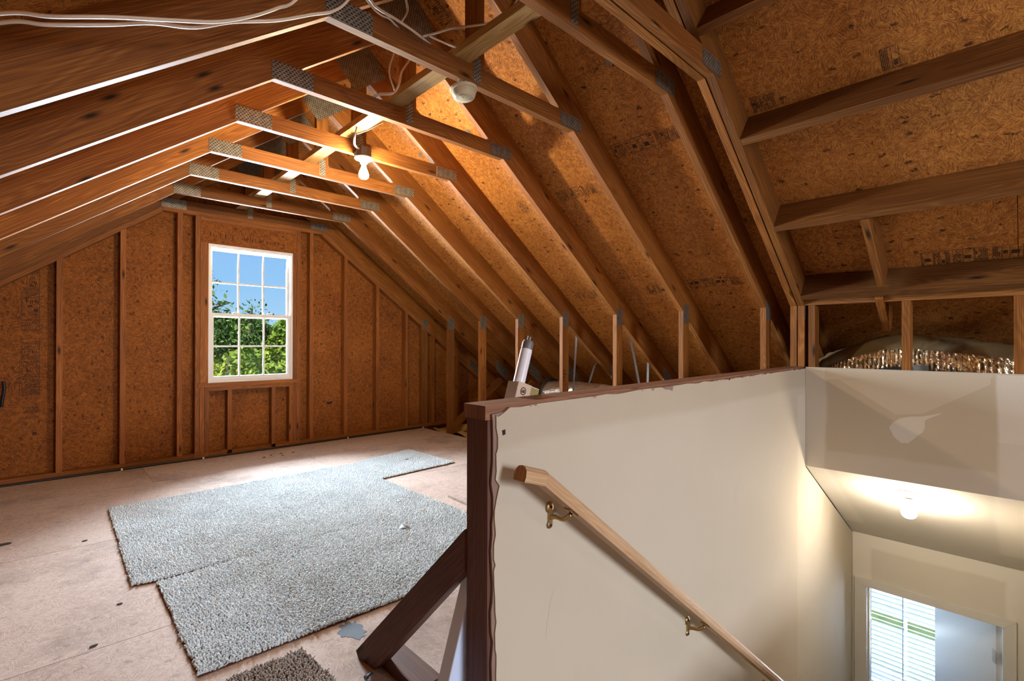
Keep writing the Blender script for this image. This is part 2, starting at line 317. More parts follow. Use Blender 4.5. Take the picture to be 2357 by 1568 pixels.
M['dw_end'] = drywall_mat('end_drywall', PAPER, MUD, [(.872, 1.0, .2, 1., .75), (-.4, .105, .6, 1., 1.3), (-.4, .105, .2, .62, .8), (-.4, 1., .2, .44, .35)], soft=.012)
M['dw_low'] = drywall_mat('lower_drywall', (.68, .64, .57, 1), (.82, .79, .73, 1), [(-1, .1, -4, 1, .8), (.86, 2, -4, 1, .8), (-1, 2, -.53, 1, .8)], soft=.015)
M['dw_slope'] = drywall_mat('slope_drywall', (.72, .69, .63, 1), (.84, .81, .76, 1), [(-1, .12, -4, 4, .8), (.86, 2, -4, 4, .8)])

# ------------------------------------------------------------------ mesh helpers
def link(o):
    C.objects.link(o); return o
def build(name, verts, faces, mat, parent=None, axis=None, smooth=False, uvo=(0, 0)):
    """ONE mesh object; world coordinates; UV in metres with U along axis. The object's origin is its own middle."""
    me = bpy.data.meshes.new(name)
    v = np.array(verts, dtype=float)
    base = parent.matrix_world.translation if parent is not None else None
    org = Vector(((v[:, 0].min() + v[:, 0].max()) / 2, (v[:, 1].min() + v[:, 1].max()) / 2, v[:, 2].min()))
    me.from_pydata([tuple(Vector(p) - org) for p in verts], [], faces)
    bm = bmesh.new(); bm.from_mesh(me)
    bmesh.ops.recalc_face_normals(bm, faces=bm.faces)
    uvl = bm.loops.layers.uv.new('uv')
    ax = Vector(axis).normalized() if axis is not None else None
    for fc in bm.faces:
        n = fc.normal
        a = ax
        if a is None or abs(n.dot(a)) > .95:
            a = Vector((0, 0, 1)) if abs(n.z) < .8 else Vector((1, 0, 0))
            if ax is None and abs(n.z) < .8:
                a = Vector((0, 0, 1)).cross(n).normalized()
        a = (a - n * a.dot(n))
        a = a.normalized() if a.length > 1e-6 else n.orthogonal().normalized()
        bb = n.cross(a)
        if bb.z < -1e-3: bb = -bb
        for lp in fc.loops:
            p = lp.vert.co + org
            lp[uvl].uv = (p.dot(a) + uvo[0], p.dot(bb) + uvo[1])
        fc.smooth = smooth
    bm.to_mesh(me); bm.free()
    me.materials.append(mat)
    o = link(bpy.data.objects.new(name, me))
    if parent is not None:
        o.parent = parent; o.location = org - wloc(parent)
    else: o.location = org
    return o
def wloc(o):
    p = Vector(o.location)
    while o.parent: o = o.parent; p += Vector(o.location)
    return p
def box(name, a, b, mat, parent=None, axis=None, bevel=0.):
    (x0, y0, z0), (x1, y1, z1) = a, b
    x0, x1 = min(x0, x1), max(x0, x1); y0, y1 = min(y0, y1), max(y0, y1); z0, z1 = min(z0, z1), max(z0, z1)
    vs = [(x, y, z) for z in (z0, z1) for y in (y0, y1) for x in (x0, x1)]
    fs = [(0, 2, 3, 1), (4, 5, 7, 6), (0, 1, 5, 4), (2, 6, 7, 3), (0, 4, 6, 2), (1, 3, 7, 5)]
    if axis is None:
        d = (x1 - x0, y1 - y0, z1 - z0); axis = [(1, 0, 0), (0, 1, 0), (0, 0, 1)][d.index(max(d))]
    o = build(name, vs, fs, mat, parent, axis)
    if bevel:
        mo = o.modifiers.new('bevel', 'BEVEL'); mo.width = bevel; mo.segments = 2
    return o
def prism(name, poly, plane, lo, hi, mat, parent=None, axis=None, **k):
    """polygon in a plane ('xz','yz','xy') extruded along the third axis"""
    n = len(poly)
    def P(a, b, c):
        return {'xz': (a, c, b), 'yz': (c, a, b), 'xy': (a, b, c)}[plane]
    vs = [P(a, b, lo) for a, b in poly] + [P(a, b, hi) for a, b in poly]
    fs = [tuple(range(n))[::-1], tuple(range(n, 2 * n))] + [(i, (i + 1) % n, n + (i + 1) % n, n + i) for i in range(n)]
    return build(name, vs, fs, mat, parent, axis, **k)
def obox(name, c, ax, bx, cx, mat, parent=None, axis=None):
    """oriented box: centre + three half-vectors"""
    c, ax, bx, cx = map(Vector, (c, ax, bx, cx))
    vs = [c + ax * i + bx * j + cx * k for k in (-1, 1) for j in (-1, 1) for i in (-1, 1)]
    fs = [(0, 2, 3, 1), (4, 5, 7, 6), (0, 1, 5, 4), (2, 6, 7, 3), (0, 4, 6, 2), (1, 3, 7, 5)]
    return build(name, vs, fs, mat, parent, axis or ax)
def lathe(name, prof, mat, parent=None, base=(0, 0, 0), seg=24, direction=(0, 0, 1), smooth=True):
    q = Vector((0, 0, 1)).rotation_difference(Vector(direction)); base = Vector(base)
    vs, fs = [], []
    for rr, z in prof:
        for i in range(seg):
            a = 2 * math.pi * i / seg
            vs.append(base + q @ Vector((rr * math.cos(a), rr * math.sin(a), z)))
    for j in range(len(prof) - 1):
        for i in range(seg):
            fs.append((j * seg + i, j * seg + (i + 1) % seg, (j + 1) * seg + (i + 1) % seg, (j + 1) * seg + i))
    fs.append(tuple(range(seg))[::-1]); fs.append(tuple(range((len(prof) - 1) * seg, len(prof) * seg)))
    o = build(name, vs, fs, mat, parent, direction, smooth)
    if smooth: o.data.set_sharp_from_angle(angle=math.radians(40))
    return o
def catmull(pts, n=8):
    P = [Vector(p) for p in pts]; P = [P[0] * 2 - P[1]] + P + [P[-1] * 2 - P[-2]]
    out = []
    for i in range(1, len(P) - 2):
        for k in range(n):
            t = k / n; a, b, c, d = P[i - 1:i + 3]
            out.append(.5 * ((2 * b) + (c - a) * t + (2 * a - 5 * b + 4 * c - d) * t * t + (3 * b - a - 3 * c + d) * t ** 3))
    out.append(P[-2]); return out
def tube(name, pts, rad, mat, parent=None, seg=8, flat=1., n=8, radii=None, updir=(0, 0, 1)):
    path = catmull(pts, n) if n > 1 else [Vector(p) for p in pts]
    vs, fs = [], []
    for i, p in enumerate(path):
        t = (path[min(i + 1, len(path) - 1)] - path[max(i - 1, 0)]).normalized()
        s = t.cross(Vector(updir)); s = s.normalized() if s.length > 1e-4 else t.orthogonal().normalized()
        w = t.cross(s)
        rr = radii(i / (len(path) - 1)) if radii else rad
        for k in range(seg):
            a = 2 * math.pi * k / seg
            vs.append(p + s * (rr * flat * math.cos(a)) + w * (rr * math.sin(a)))
    for i in range(len(path) - 1):
        for k in range(seg):
            fs.append((i * seg + k, i * seg + (k + 1) % seg, (i + 1) * seg + (k + 1) % seg, (i + 1) * seg + k))
    fs.append(tuple(range(seg))[::-1]); fs.append(tuple(range((len(path) - 1) * seg, len(path) * seg)))
    o = build(name, vs, fs, mat, parent, None, True); return o
def quads(name, qs, mat, parent=None, **k):
    vs, fs = [], []
    for q in qs:
        i = len(vs); vs += list(q); fs.append(tuple(range(i, i + len(q))))
    return build(name, vs, fs, mat, parent, **k)
def thing(name, label, cat, loc, group=None):
    o = link(bpy.data.objects.new(name, None)); o.location = loc; o.empty_display_size = .1
    o['label'] = label; o['category'] = cat
    if group: o['group'] = group
    bpy.context.view_layer.update(); return o
def tag(o, label, cat, group=None):
    o['label'] = label; o['category'] = cat
    if group: o['group'] = group
    return o
def struct(name, loc=(0, 0, 0), label=None):
    o = link(bpy.data.objects.new(name, None)); o.location = loc; o['kind'] = 'structure'
    if label: o['label'] = label
    return o
def copy_tree(o, parent=None):
    c = o.copy(); link(c); c.parent = parent
    for ch in o.children: copy_tree(ch, c)
    return c

# ------------------------------------------------------------------ roof geometry
XR, XLK, XRK, ZC = 1.5046, .7746, 2.2346, 2.3538       # ridge, collar kinks, underside of the collars
SL = .75
ZPEAK = ZC + SL * (XRK - XR)
DV = .2300                                             # depth of a rafter measured vertically
KX = 3.566
def zb(x): return ZPEAK - SL * abs(x - XR)             # underside of the rafters
YG = 5.446
YR = -3.45                                             # rear gable

# floor ------------------------------------------------------------
floor = struct('floor', (1.5, 1, -.018), 'attic subfloor of osb sheets')
floor.location = (1.5, 1, -.018)
rows = [YR, -2.56, -1.34, -.12, 1.10, 2.32, 3.54, 4.76, YG]
FX0, FX1 = -.60, 3.552
HX0, HX1, HY0, HY1 = .86, KX, -.012, .998              # stair hole
cuts_even, cuts_odd = [FX0, .62, FX1], [FX0, 1.84, FX1]
for i in range(len(rows) - 1):
    y0, y1 = rows[i] + .0018, rows[i + 1] - .0018
    cs = cuts_even if i % 2 else cuts_odd
    for j in range(len(cs) - 1):
        x0, x1 = cs[j] + .0012, cs[j + 1] - .0012
        cells = [(x0, x1, y0, y1)]
        if x1 > HX0 and y1 > HY0 and y0 < HY1:
            cells = []
            if x0 < HX0: cells.append((x0, HX0, y0, y1))
            if y0 < HY0: cells.append((max(x0, HX0), x1, y0, HY0))
            if y1 > HY1: cells.append((max(x0, HX0), x1, HY1, y1))
        for (a, b, c, d) in cells:
            if b - a > .02 and d - c > .02:
                box('osb_panel', (a, c, -.018), (b, d, 0), M['osb_floor'], floor, axis=(1, 0, 0))
box('joist_deck', (FX0, HY1 + .02, -.2), (FX1 + .02, YG + .1, -.0185), M['dark'], floor, axis=(0, 1, 0))
box('joist_deck', (FX0, YR, -.2), (HX0 - .02, HY1 + .02, -.0185), M['dark'], floor, axis=(0, 1, 0))
box('joist_deck', (HX0 - .02, YR, -.2), (FX1 + .02, HY0 - .14, -.0185), M['dark'], floor, axis=(0, 1, 0))

# roof sheathing ---------------------------------------------------
ceil = struct('ceiling', (XR, 1, 2.4), 'underside of the roof in osb sheets')
srows = [0, .846, 2.066, 3.286, 4.85]
k = 1 / math.sqrt(1 + SL * SL)
def sheet(side, s0, s1, y0, y1):
    def P(s, y, off):
        x = s * k; z = ZPEAK + DV - SL * x + off
        return (XR + side * x, y, z)
    g = .0012
    s0 += g; s1 -= g; y0 += g; y1 -= g
    vs = [P(s0, y0, 0), P(s1, y0, 0), P(s1, y1, 0), P(s0, y1, 0), P(s0, y0, .014), P(s1, y0, .014), P(s1, y1, .014), P(s0, y1, .014)]
    fs = [(0, 1, 2, 3), (4, 7, 6, 5), (0, 4, 5, 1), (1, 5, 6, 2), (2, 6, 7, 3), (3, 7, 4, 0)]
    return build('osb_panel', vs, fs, M['osb_roof'], ceil, axis=(0, 1, 0))
RS = {}
for side in (1, -1):
    for i in range(4):
        ys = [YR - .15, -2.4 + (1.22 if i % 2 else 0), .03 + (1.2 if i % 2 else 0), 2.47 + (1.2 if i % 2 else 0), 4.9 + (0 if i % 2 == 0 else .65), YG + .2]
        for j in range(len(ys) - 1):
            if ys[j + 1] - ys[j] > .1:
                RS[side, i, j] = sheet(side, srows[i], srows[i + 1], ys[j], ys[j + 1])
for y in (1.54, 2.15, 2.76, 3.37):                       # metal clips between two sheets
    x = XR + .846 * k; z = ZPEAK + DV - SL * .846 * k
    for q in (0,):
        obox('panel_clip', (x, y, z - .004), Vector((.012, 0, -.009)), Vector((0, .018, 0)), Vector((.6, 0, .8)) * .0015, M['steel'], ceil)
# black outer roofing, closes the joints to daylight
for side in (1, -1):
    P = lambda x, y, o: (XR + side * x, y, ZPEAK + DV - SL * x + o)
    vs = [P(-.005, YR - .3, .02), P(3.95, YR - .3, .02), P(3.95, YG + .35, .02), P(-.005, YG + .35, .02), P(-.005, YR - .3, .03), P(3.95, YR - .3, .03), P(3.95, YG + .35, .03), P(-.005, YG + .35, .03)]
    build('shingle_layer', vs, [(0, 1, 2, 3), (4, 7, 6, 5), (0, 4, 5, 1), (1, 5, 6, 2), (2, 6, 7, 3), (3, 7, 4, 0)], M['chip'], ceil)
# eave closers and subceiling so that no daylight leaks in under the roof
for sx in (-1, 1):
    box('eave_board', (XR + sx * 3.86, YR - .1, -.35), (XR + sx * 3.88, YG + .12, .28), M['osb_roof'], ceil)

# ------------------------------------------------------------------ gable walls
def gable(name, yf, sgn, full=True):
    """framed gable wall; yf = inner face of the framing, sgn = +1 when the outside lies at larger y"""
    g = struct(name, (XR, yf, 0), 'framed gable wall of pine studs and osb with a window')
    ya, yb = yf, yf + sgn * .089
    st = M['stud']
    pt = lambda x: (zb(x) - .0475) if (x < XLK or x > XRK) else ZC - .038
    def stud(x0, x1, z0=.043, z1=None, nm='stud'):
        top = (pt(x0), pt(x1)) if z1 is None else (z1, z1)
        prism(nm, [(x0, z0), (x1, z0), (x1, top[1]), (x0, top[0])], 'xz', ya, yb, st, g, axis=(0, 0, 1))
    xs = [-1.95, -1.545, -1.14, -.735, -.33, .06, .467, .884, 2.104, 2.5, 2.905, 3.31, 3.72, 4.13]
    for x in xs: stud(x, x + .040)
    for x0, x1 in ((1.026, 1.064), (1.9685, 2.006)): stud(x0, x1)                       # king studs
    for x0, x1 in ((1.066, 1.104), (1.9285, 1.9665)): stud(x0, x1, .043, 2.072)           # jacks beside the window
    stud(1.106, 1.144, .043, .636); stud(1.8885, 1.9265, .043, .636)
    for x in (1.303, 1.713): stud(x, x + .039, .043, .636, 'cripple_stud')
    box('shim_board', (1.1045, ya + sgn * .001, .712), (1.1335, yb, 2.0725), st, g, axis=(0, 0, 1))
    box('shim_board', (1.9245, ya + sgn * .001, .712), (1.928, yb, 2.0725), st, g, axis=(0, 0, 1))
    box('shim_board', (1.134, ya + sgn * .001, 2.0645), (1.924, yb, 2.0725), st, g, axis=(1, 0, 0))
    box('rough_sill', (1.106, ya - sgn * .004, .636), (1.927, yb, .674), st, g)
    box('rough_sill', (1.05, ya - sgn * .012, .6745), (1.985, yb, .711), st, g)
    for a, b in ((-2.2, 1.024), (1.146, 1.302), (1.343, 1.712), (1.753, 1.887), (2.0075, 4.75)):
        box('bottom_plate', (a, ya, .002), (b, yb, .0425), st, g, axis=(1, 0, 0))
    for x in (1.026, 1.066, 1.106, 1.303, 1.713, 1.8885, 1.9285, 1.9685): pass
    box('bottom_plate', (1.0245, ya + sgn * .002, .002), (1.1455, yb, .0425), st, g, axis=(1, 0, 0))
    box('bottom_plate', (1.8875, ya + sgn * .002, .002), (2.0065, yb, .0425), st, g, axis=(1, 0, 0))
    box('header', (1.066, ya + sgn * .006, 2.074), (1.9665, yb, ZC - .04), M['header'], g, axis=(1, 0, 0))
    box('header_strip', (1.066, ya - sgn * .001, 2.278), (1.9665, ya + sgn * .006, ZC - .04), st, g, axis=(1, 0, 0))
    prism('top_plate', [(XLK - .005, ZC - .038), (XRK + .005, ZC - .038), (XRK, ZC - .001), (XLK, ZC - .001)], 'xz', ya, yb, st, g, axis=(1, 0, 0))
    for sd in (1, -1):
        a = XR + sd * (XRK - XR) + sd * .006; e = XR + sd * 3.2
        prism('rake_plate', [(a, zb(a) - .047), (e, zb(e) - .047), (e, zb(e) - .001), (a, zb(a) - .001)], 'xz', ya, yb, st, g, axis=(sd, 0, -SL))
    # osb sheets on the outside, cut round the window
    yo, yp = yb + sgn * .0005, yb + sgn * .0115
    wx0, wx1, wz0, wz1 = 1.126, 1.934, .70, 2.078
    zt = lambda x: ZPEAK + DV - SL * abs(x - XR) - .004
    edges = [-2.3, -1.13, .08, wx0, wx1, 2.905, 4.12, 5.3]
    for i in range(len(edges) - 1):
        x0, x1 = edges[i] + .001, edges[i + 1] - .001
        if abs(edges[i] - wx0) < 1e-6:
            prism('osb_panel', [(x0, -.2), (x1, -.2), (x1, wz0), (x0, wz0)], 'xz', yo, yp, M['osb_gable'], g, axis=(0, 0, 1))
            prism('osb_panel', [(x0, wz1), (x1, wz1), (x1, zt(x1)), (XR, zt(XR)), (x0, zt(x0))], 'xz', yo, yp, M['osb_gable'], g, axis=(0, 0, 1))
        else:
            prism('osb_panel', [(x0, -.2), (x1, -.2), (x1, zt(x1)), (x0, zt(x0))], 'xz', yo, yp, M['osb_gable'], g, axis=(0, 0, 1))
    return g
M['header'] = M['osb_gable']
wall_gable = gable('wall_back', YG, 1)
wall_rear = gable('wall_front', YR, -1)
# siding outside (keeps joints dark)
def siding(g, y0, y1):
    zt = lambda x: ZPEAK + DV - SL * abs(x - XR) - .002
    for x0, x1, z0, z1 in ((-2.35, 1.12, -2.9, None), (1.94, 5.35, -2.9, None), (1.12, 1.94, -2.9, .69), (1.12, 1.94, 2.09, None)):
        if z1 is None:
            poly = [(x0, z0), (x1, z0), (x1, zt(x1))] + ([(XR, zt(XR))] if x0 < XR < x1 else []) + [(x0, zt(x0))]
        else: poly = [(x0, z0), (x1, z0), (x1, z1), (x0, z1)]
        prism('siding_layer', poly, 'xz', y0, y1, M['trim'], g)
siding(wall_gable, YG + .1015, YG + .112); siding(wall_rear, YR - .112, YR - .1015)

# ------------------------------------------------------------------ windows
def window(name, x0, x1, z0, z1, yf, sgn):
    """double-hung window in an xz wall; yf inner face, sgn towards outside"""
    w = struct(name, ((x0 + x1) / 2, yf, z0), 'white double-hung window with six over six panes')
    y = lambda d: yf + sgn * d
    fr = .016
    def ring(nm, a, b, c, d, wl, wr, wb, wt, ya, yb, mat=M['white'], parent=w):
        vs, fs = [], []
        O = [(a, c), (b, c), (b, d), (a, d)]; I = [(a + wl, c + wb), (b - wr, c + wb), (b - wr, d - wt), (a + wl, d - wt)]
        for yy in (ya, yb):
            for p in O: vs.append((p[0], yy, p[1]))
            for p in I: vs.append((p[0], yy, p[1]))
        for i in range(4):
            j = (i + 1) % 4
            fs += [(i, j, 4 + j, 4 + i), (8 + i, 12 + i, 12 + j, 8 + j), (i, 8 + i, 8 + j, j), (4 + i, 4 + j, 12 + j, 12 + i)]
        return build(nm, vs, fs, mat, parent)
    ring('window_frame', x0, x1, z0, z1, fr, fr, .02, .02, y(.0), y(.09))
    zm = 1.375
    ring('nail_flange', x0 - .045, x1 + .045, z0 - .05, z1 + .05, .05, .05, .055, .055, y(.1005 - .004), y(.118 - .004))
    ring('jamb_liner', x0 + fr, x1 - fr, z0 + .02, z1 - .02, .008, .008, .004, .012, y(.012), y(.088))
    a, b = x0 + fr + .008, x1 - fr - .008
    up = ring('upper_sash', a, b, zm - .02, z1 - .032, .02, .02, .034, .026, y(.058), y(.082))
    lo = ring('lower_sash', a, b, z0 + .024, zm + .02, .026, .026, .036, .034, y(.022), y(.05))
    for par, za, zc, ya, yb, sl in ((up, zm + .014, z1 - .058, y(.064), y(.076), .02), (lo, z0 + .06, zm - .014, y(.03), y(.042), .026)):
        xa, xb = a + sl, b - sl; ww = (xb - xa) / 3; hh = (zc - za) / 2; mw = .008
        for i in (1, 2):
            box('muntin', (xa + ww * i - mw, ya, za), (xa + ww * i + mw, yb, zc), M['white'], par)
        box('muntin', (xa, ya + sgn * .001, za + hh - mw), (xb, yb - sgn * .001, za + hh + mw), M['white'], par)
        for i in range(3):
            for j in range(2):
                p0 = xa + ww * i + (mw if i else 0); p1 = xa + ww * (i + 1) - (mw if i < 2 else 0)
                q0 = za + hh * j + (mw if j else 0); q1 = za + hh * (j + 1) - (mw if j < 1 else 0)
                ym = (ya + yb) / 2
                box('pane', (p0, ym - .0015, q0), (p1, ym + .0015, q1), M['glass'], par)
    for x in (a + .22, b - .2):
        box('tilt_latch', (x - .025, y(.024), zm + .0205), (x + .025, y(.046), zm + .030), M['white'], lo, bevel=.003)
        box('tilt_latch', (x - .008, y(.022), zm + .0302), (x + .014, y(.034), zm + .036), M['white'], lo, bevel=.002)
    return w
window('window_1', 1.135, 1.924, .712, 2.064, YG + .004, 1)
window('window_3_added', 1.135, 1.924, .712, 2.064, YR - .004, -1)  # unseen window, added for daylight from behind the camera

# ------------------------------------------------------------------ roof trusses
PL = .0025
def make_truss(label):
    y0 = 0.0; y1 = .038
    t = thing('roof_truss', label, 'roof truss', (XR, 0, 0), 'pine roof trusses with metal plates')
    w = M['truss']
    for sd in (1, -1):
        xe = XR + sd * 3.8
        prism('rafter', [(XR, zb(XR)), (xe, zb(xe)), (xe, zb(xe) + DV), (XR, zb(XR) + DV)][::sd], 'xz', y0, y1, w, t, axis=(1, 0, -sd * SL))
    prism('collar_tie', [(XLK, ZC), (XRK, ZC), (XRK - .119, ZC + .089), (XLK + .119, ZC + .089)], 'xz', y0, y1, w, t, axis=(1, 0, 0))
    prism('king_post', [(XR - .045, ZC + .0895), (XR + .045, ZC + .0895), (XR + .045, zb(XR + .045) - .001), (XR, ZPEAK - .001), (XR - .045, zb(XR - .045) - .001)], 'xz', y0, y1, w, t, axis=(0, 0, 1))
    prism('knee_stud', [(KX, -.018), (KX + .089, -.018), (KX + .089, zb(KX + .089) - .001), (KX, zb(KX) - .001)], 'xz', y0, y1, w, t, axis=(0, 0, 1))
    # web behind the knee wall
    ang = math.atan2(.62, .92); ca, sa = math.cos(ang), math.sin(ang)
    def W(s, n_): return (KX + .10 + s * ca - n_ * sa, .02 + s * sa + n_ * ca)
    prism('web', [W(0, 0), W(1.0, 0), W(.97, .089), W(0, .089)], 'xz', y0, y1, w, t, axis=(ca, 0, sa))
    def plate(poly, ax=(1, 0, 0), nm='nail_plate'):
        prism(nm, poly, 'xz', y0 - PL, y0, M['plate'], t, axis=ax)
    plate([(.762, ZC + .001), (.955, ZC + .001), (.955, ZC + .087), (.762, ZC + .087)])
    plate([(2.118, ZC + .006), (2.302, ZC + .006), (2.302, ZC + .082), (2.118, ZC + .082)])
    plate([(XR - .022, ZC + .012), (XR + .022, ZC + .012), (XR + .022, ZC + .14), (XR - .022, ZC + .14)], (0, 0, 1))
    d = Vector((.8, 0, .6)); e = Vector((.6, 0, -.8)); c = Vector((1.50, 0, 2.945))
    q = [c + d * a + e * b for a, b in ((-.15, -.125), (.15, -.125), (.15, .125), (-.13, .125))]
    plate([(p.x, p.z) for p in q], (.6, 0, -.8))
    zk = zb(KX)
    plate([(KX + .002, zk - .09), (KX + .087, zk - .09), (KX + .087, zk + .05), (KX + .002, zk + .05)], (0, 0, 1))
    plate([(4.36, zb(4.36) - .03), (4.56, zb(4.56) - .03), (4.56, zb(4.56) + .12), (4.36, zb(4.36) + .12)], (1, 0, -SL))
    return t
Y1, SP = 1.8305, .6096
specs = [(Y1, 'pine roof truss with the white smoke detector under its collar tie'),
         (Y1 + SP, 'pine roof truss between the smoke detector truss and the light bulb truss'),
         (Y1 + 2 * SP, 'pine roof truss carrying the glowing bulb fixture on its collar tie'),
         (Y1 + 3 * SP, 'pine roof truss just beyond the glowing bulb, third before the window wall'),
         (Y1 + 4 * SP, 'pine roof truss second before the window wall, far beyond the bulb'),
         (Y1 + 5 * SP, 'last free pine roof truss directly before the window wall'),
         (1.230, 'pine roof truss between the smoke detector truss and the doubled truss'),
         (1.041, 'farther ply of the doubled roof truss at the end of the stair wall'),
         (.996, 'nearer ply of the doubled roof truss, butted by the dark blocking boards'),
         (5.462, 'gable roof truss standing on the framed window wall'),
         (-1.01, 'roof truss behind the stairwell that takes the near ends of the blocking boards')]
T0 = None; trusses = []; drop_web = []
for i, (y, lab) in enumerate(specs):
    if i == 0: T0 = make_truss(lab); t = T0
    else: t = copy_tree(T0); t['label'] = lab
    t.location = (XR, y, 0); trusses.append(t)
    if y > 5.3:                                         # the gable truss has the wall's own studs below it
        pass
    if i not in (2, 3, 4, 5):
        drop_web.append(t)

for t in drop_web:
    for ch in list(t.children):
        if ch.name.split('.')[0] == 'web': bpy.data.objects.remove(ch)
# long brace lying along the collar ties
br = box('lateral_brace', (1.366, -1.0, ZC + .090), (1.455, 5.44, ZC + .128), M['brace'], axis=(0, 1, 0))
tag(br, 'long flat pine brace laid lengthwise on top of the collar ties', 'brace')
# blocking boards across the stair bay, square to the roof slope
nrm = Vector((.6, 0, .8)); slp = Vector((.8, 0, -.6))
def blocking(x, nm, label, y0=-.972, y1=.9945, depth=.184, zoff=0., mat='dark'):
    p = Vector((x, 0, zb(x) + zoff))                    # upslope lower corner on the rafters' underside
    c = p + slp * .019 + nrm * depth / 2 + Vector((0, (y0 + y1) / 2, 0))
    o = obox(nm, c, Vector((0, (y1 - y0) / 2, 0)), slp * .019, nrm * depth / 2, M[mat], axis=(0, 1, 0))
    return tag(o, label, 'blocking board', 'blocking boards of the stair bay')
blocking(2.054, 'roof_blocking', 'highest blocking board of the right roof, at the top edge')
blocking(2.525, 'roof_blocking', 'second blocking board from the top on the right roof, with pale lower edge')
blocking(3.006, 'roof_blocking', 'third blocking board from the top, the short pale rafter starts below it')
blocking(3.455, 'roof_blocking', 'lowest dark blocking board, resting just above the pale header plate', mat='blockdark') if False else blocking(3.490, 'roof_blocking', 'lowest dark blocking board, resting just above the pale header plate', depth=.17)
def slope_stub(x0, x1, y, nm, label):
    a = Vector((x0, y, zb(x0) + .004)); b = Vector((x1, y, zb(x1) + .004))
    c = (a + b) / 2 + nrm * .085
    o = obox(nm, c, (b - a) / 2, Vector((0, .019, 0)), nrm * .089, M['truss'])
    return tag(o, label, 'rafter')
slope_stub(3.044, 3.46, .575, 'jack_rafter', 'short pale rafter between the third and the lowest blocking board')
slope_stub(3.545, 3.79, .60, 'jack_rafter', 'rafter running down in the dark gap behind the header plate')

# ------------------------------------------------------------------ stairwell half wall
YD = .985
random.seed(3)
wall_stair = struct('wall_stair', (2.2, 1.04, 0), 'half wall beside the stairs, drywall on pine framing')
ws = wall_stair
left = []
z = .918
while z > -2.85:
    left.append((.876 + random.choice([0, 0, .001, .003, .006]) + .004 * math.sin(z * 9) + (.012 if .70 < z < .74 else 0), z)); z -= random.uniform(.012, .05)
top = []
x = 3.55
while x > .9:
    zt_ = .934 + .014 * (x - .86) / 2.7
    top.append((x, zt_ + random.choice([0, 0, .002, -.003]))); x -= random.uniform(.03, .09)
XE = 3.553
poly = left + [(.88, -2.88), (4.775, -2.88), (4.775, -.43), (XE, .315), (XE, .944)] + top + [(.905, .920), (.885, .912)]
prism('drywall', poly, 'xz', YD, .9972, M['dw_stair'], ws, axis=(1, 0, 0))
random.seed(5)
tl = []; z = .90
while z > -2.8:
    tl.append((.866 + random.uniform(0, .008), z)); z -= random.uniform(.02, .06)
prism('torn_paper', tl + [(.89, -2.8), (.91, .924), (.868, .92)], 'xz', .9895, .9965, M['gyp'], ws)
qs = []
for i in range(16):                                     # torn tabs along the top edge
    x = random.uniform(.95, 3.0); zt_ = .934 + .014 * (x - .86) / 2.7; s_ = random.uniform(.006, .03)
    qs.append([(x, YD - .0006, zt_), (x + s_, YD - .0006, zt_ + .001), (x + s_ * .8, YD - .0006, zt_ - .004), (x + s_ * .4, YD - .0006, zt_ - random.uniform(.003, .010))])
x = 1.745; zz = .9385
qs.append([(x, YD - .0006, zz), (x + .09, YD - .0006, zz + .001), (x + .085, YD - .0006, zz - .020), (x + .06, YD - .0006, zz - .012), (x + .03, YD - .0006, zz - .010)])
tabs = quads('torn_tab', qs, M['gyp'], ws); tabs['kind'] = 'stuff'
qs = [[(.90, YD - .0005, .874), (.912, YD - .0005, .876), (.913, YD - .0005, .862), (.902, YD - .0005, .860)]]
quads('nail_hole', qs, M['ink'], ws)
# pale and dark rubs of joint compound
def rub(cx_, cz_, a, b, rot, mat):
    pts = []
    for i in range(20):
        t_ = 2 * math.pi * i / 20; rr = 1 + .12 * math.sin(3 * t_ + cx_ * 7)
        p = (a * rr * math.cos(t_), b * rr * math.sin(t_)); c_, s_ = math.cos(rot), math.sin(rot)
        pts.append((cx_ + p[0] * c_ - p[1] * s_, YD - .0004, cz_ + p[0] * s_ + p[1] * c_))
    return quads('compound_rub', [pts], mat, ws)
M['rubpale'] = plain('compound_pale', (.485, .425, .335), .75)
rub(1.105, .30, .018, .07, -.25, M['rubpale']); rub(1.22, .00, .022, .075, -.3, M['rubpale']); rub(2.5, .35, .05, .09, -.2, M['rubpale'])
box('end_stud', (.86, .9985, -.018), (.898, 1.087, .9045), M['old_shaded'], ws)
box('end_stud', (.8985, .9985, -.018), (.936, 1.087, .9045), M['old_shaded'], ws)
for x in (1.35, 1.757, 2.163, 2.57, 2.976, 3.383):
    box('stud', (x, .9985, .0385), (x + .038, 1.087, .9045 + .016 * (x - .86) / 2.7), M['old_shaded'], ws)
box('bottom_plate', (.9365, .9985, 0.001), (KX - .002, 1.087, .038), M['old_shaded'], ws)
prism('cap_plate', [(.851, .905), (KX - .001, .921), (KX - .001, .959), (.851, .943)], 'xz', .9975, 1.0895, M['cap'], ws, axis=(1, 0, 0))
prism('cap_splinter', [(1.02, .9275), (1.32, .9292), (1.32, .936), (1.04, .934)], 'xz', .9925, .9974, M['cap'], ws, axis=(1, 0, 0))

# opposite side of the stair shaft, only below the attic floor
wr = struct('wall_stair_right', (2.2, -.02, -2.88))
prism('drywall', [(.87, -2.88), (4.775, -2.88), (4.775, -.43), (XE, .315), (XE, -.0185), (.87, -.0185)], 'xz', -.0255, -.0135, M['dw_stair'], wr, axis=(1, 0, 0))

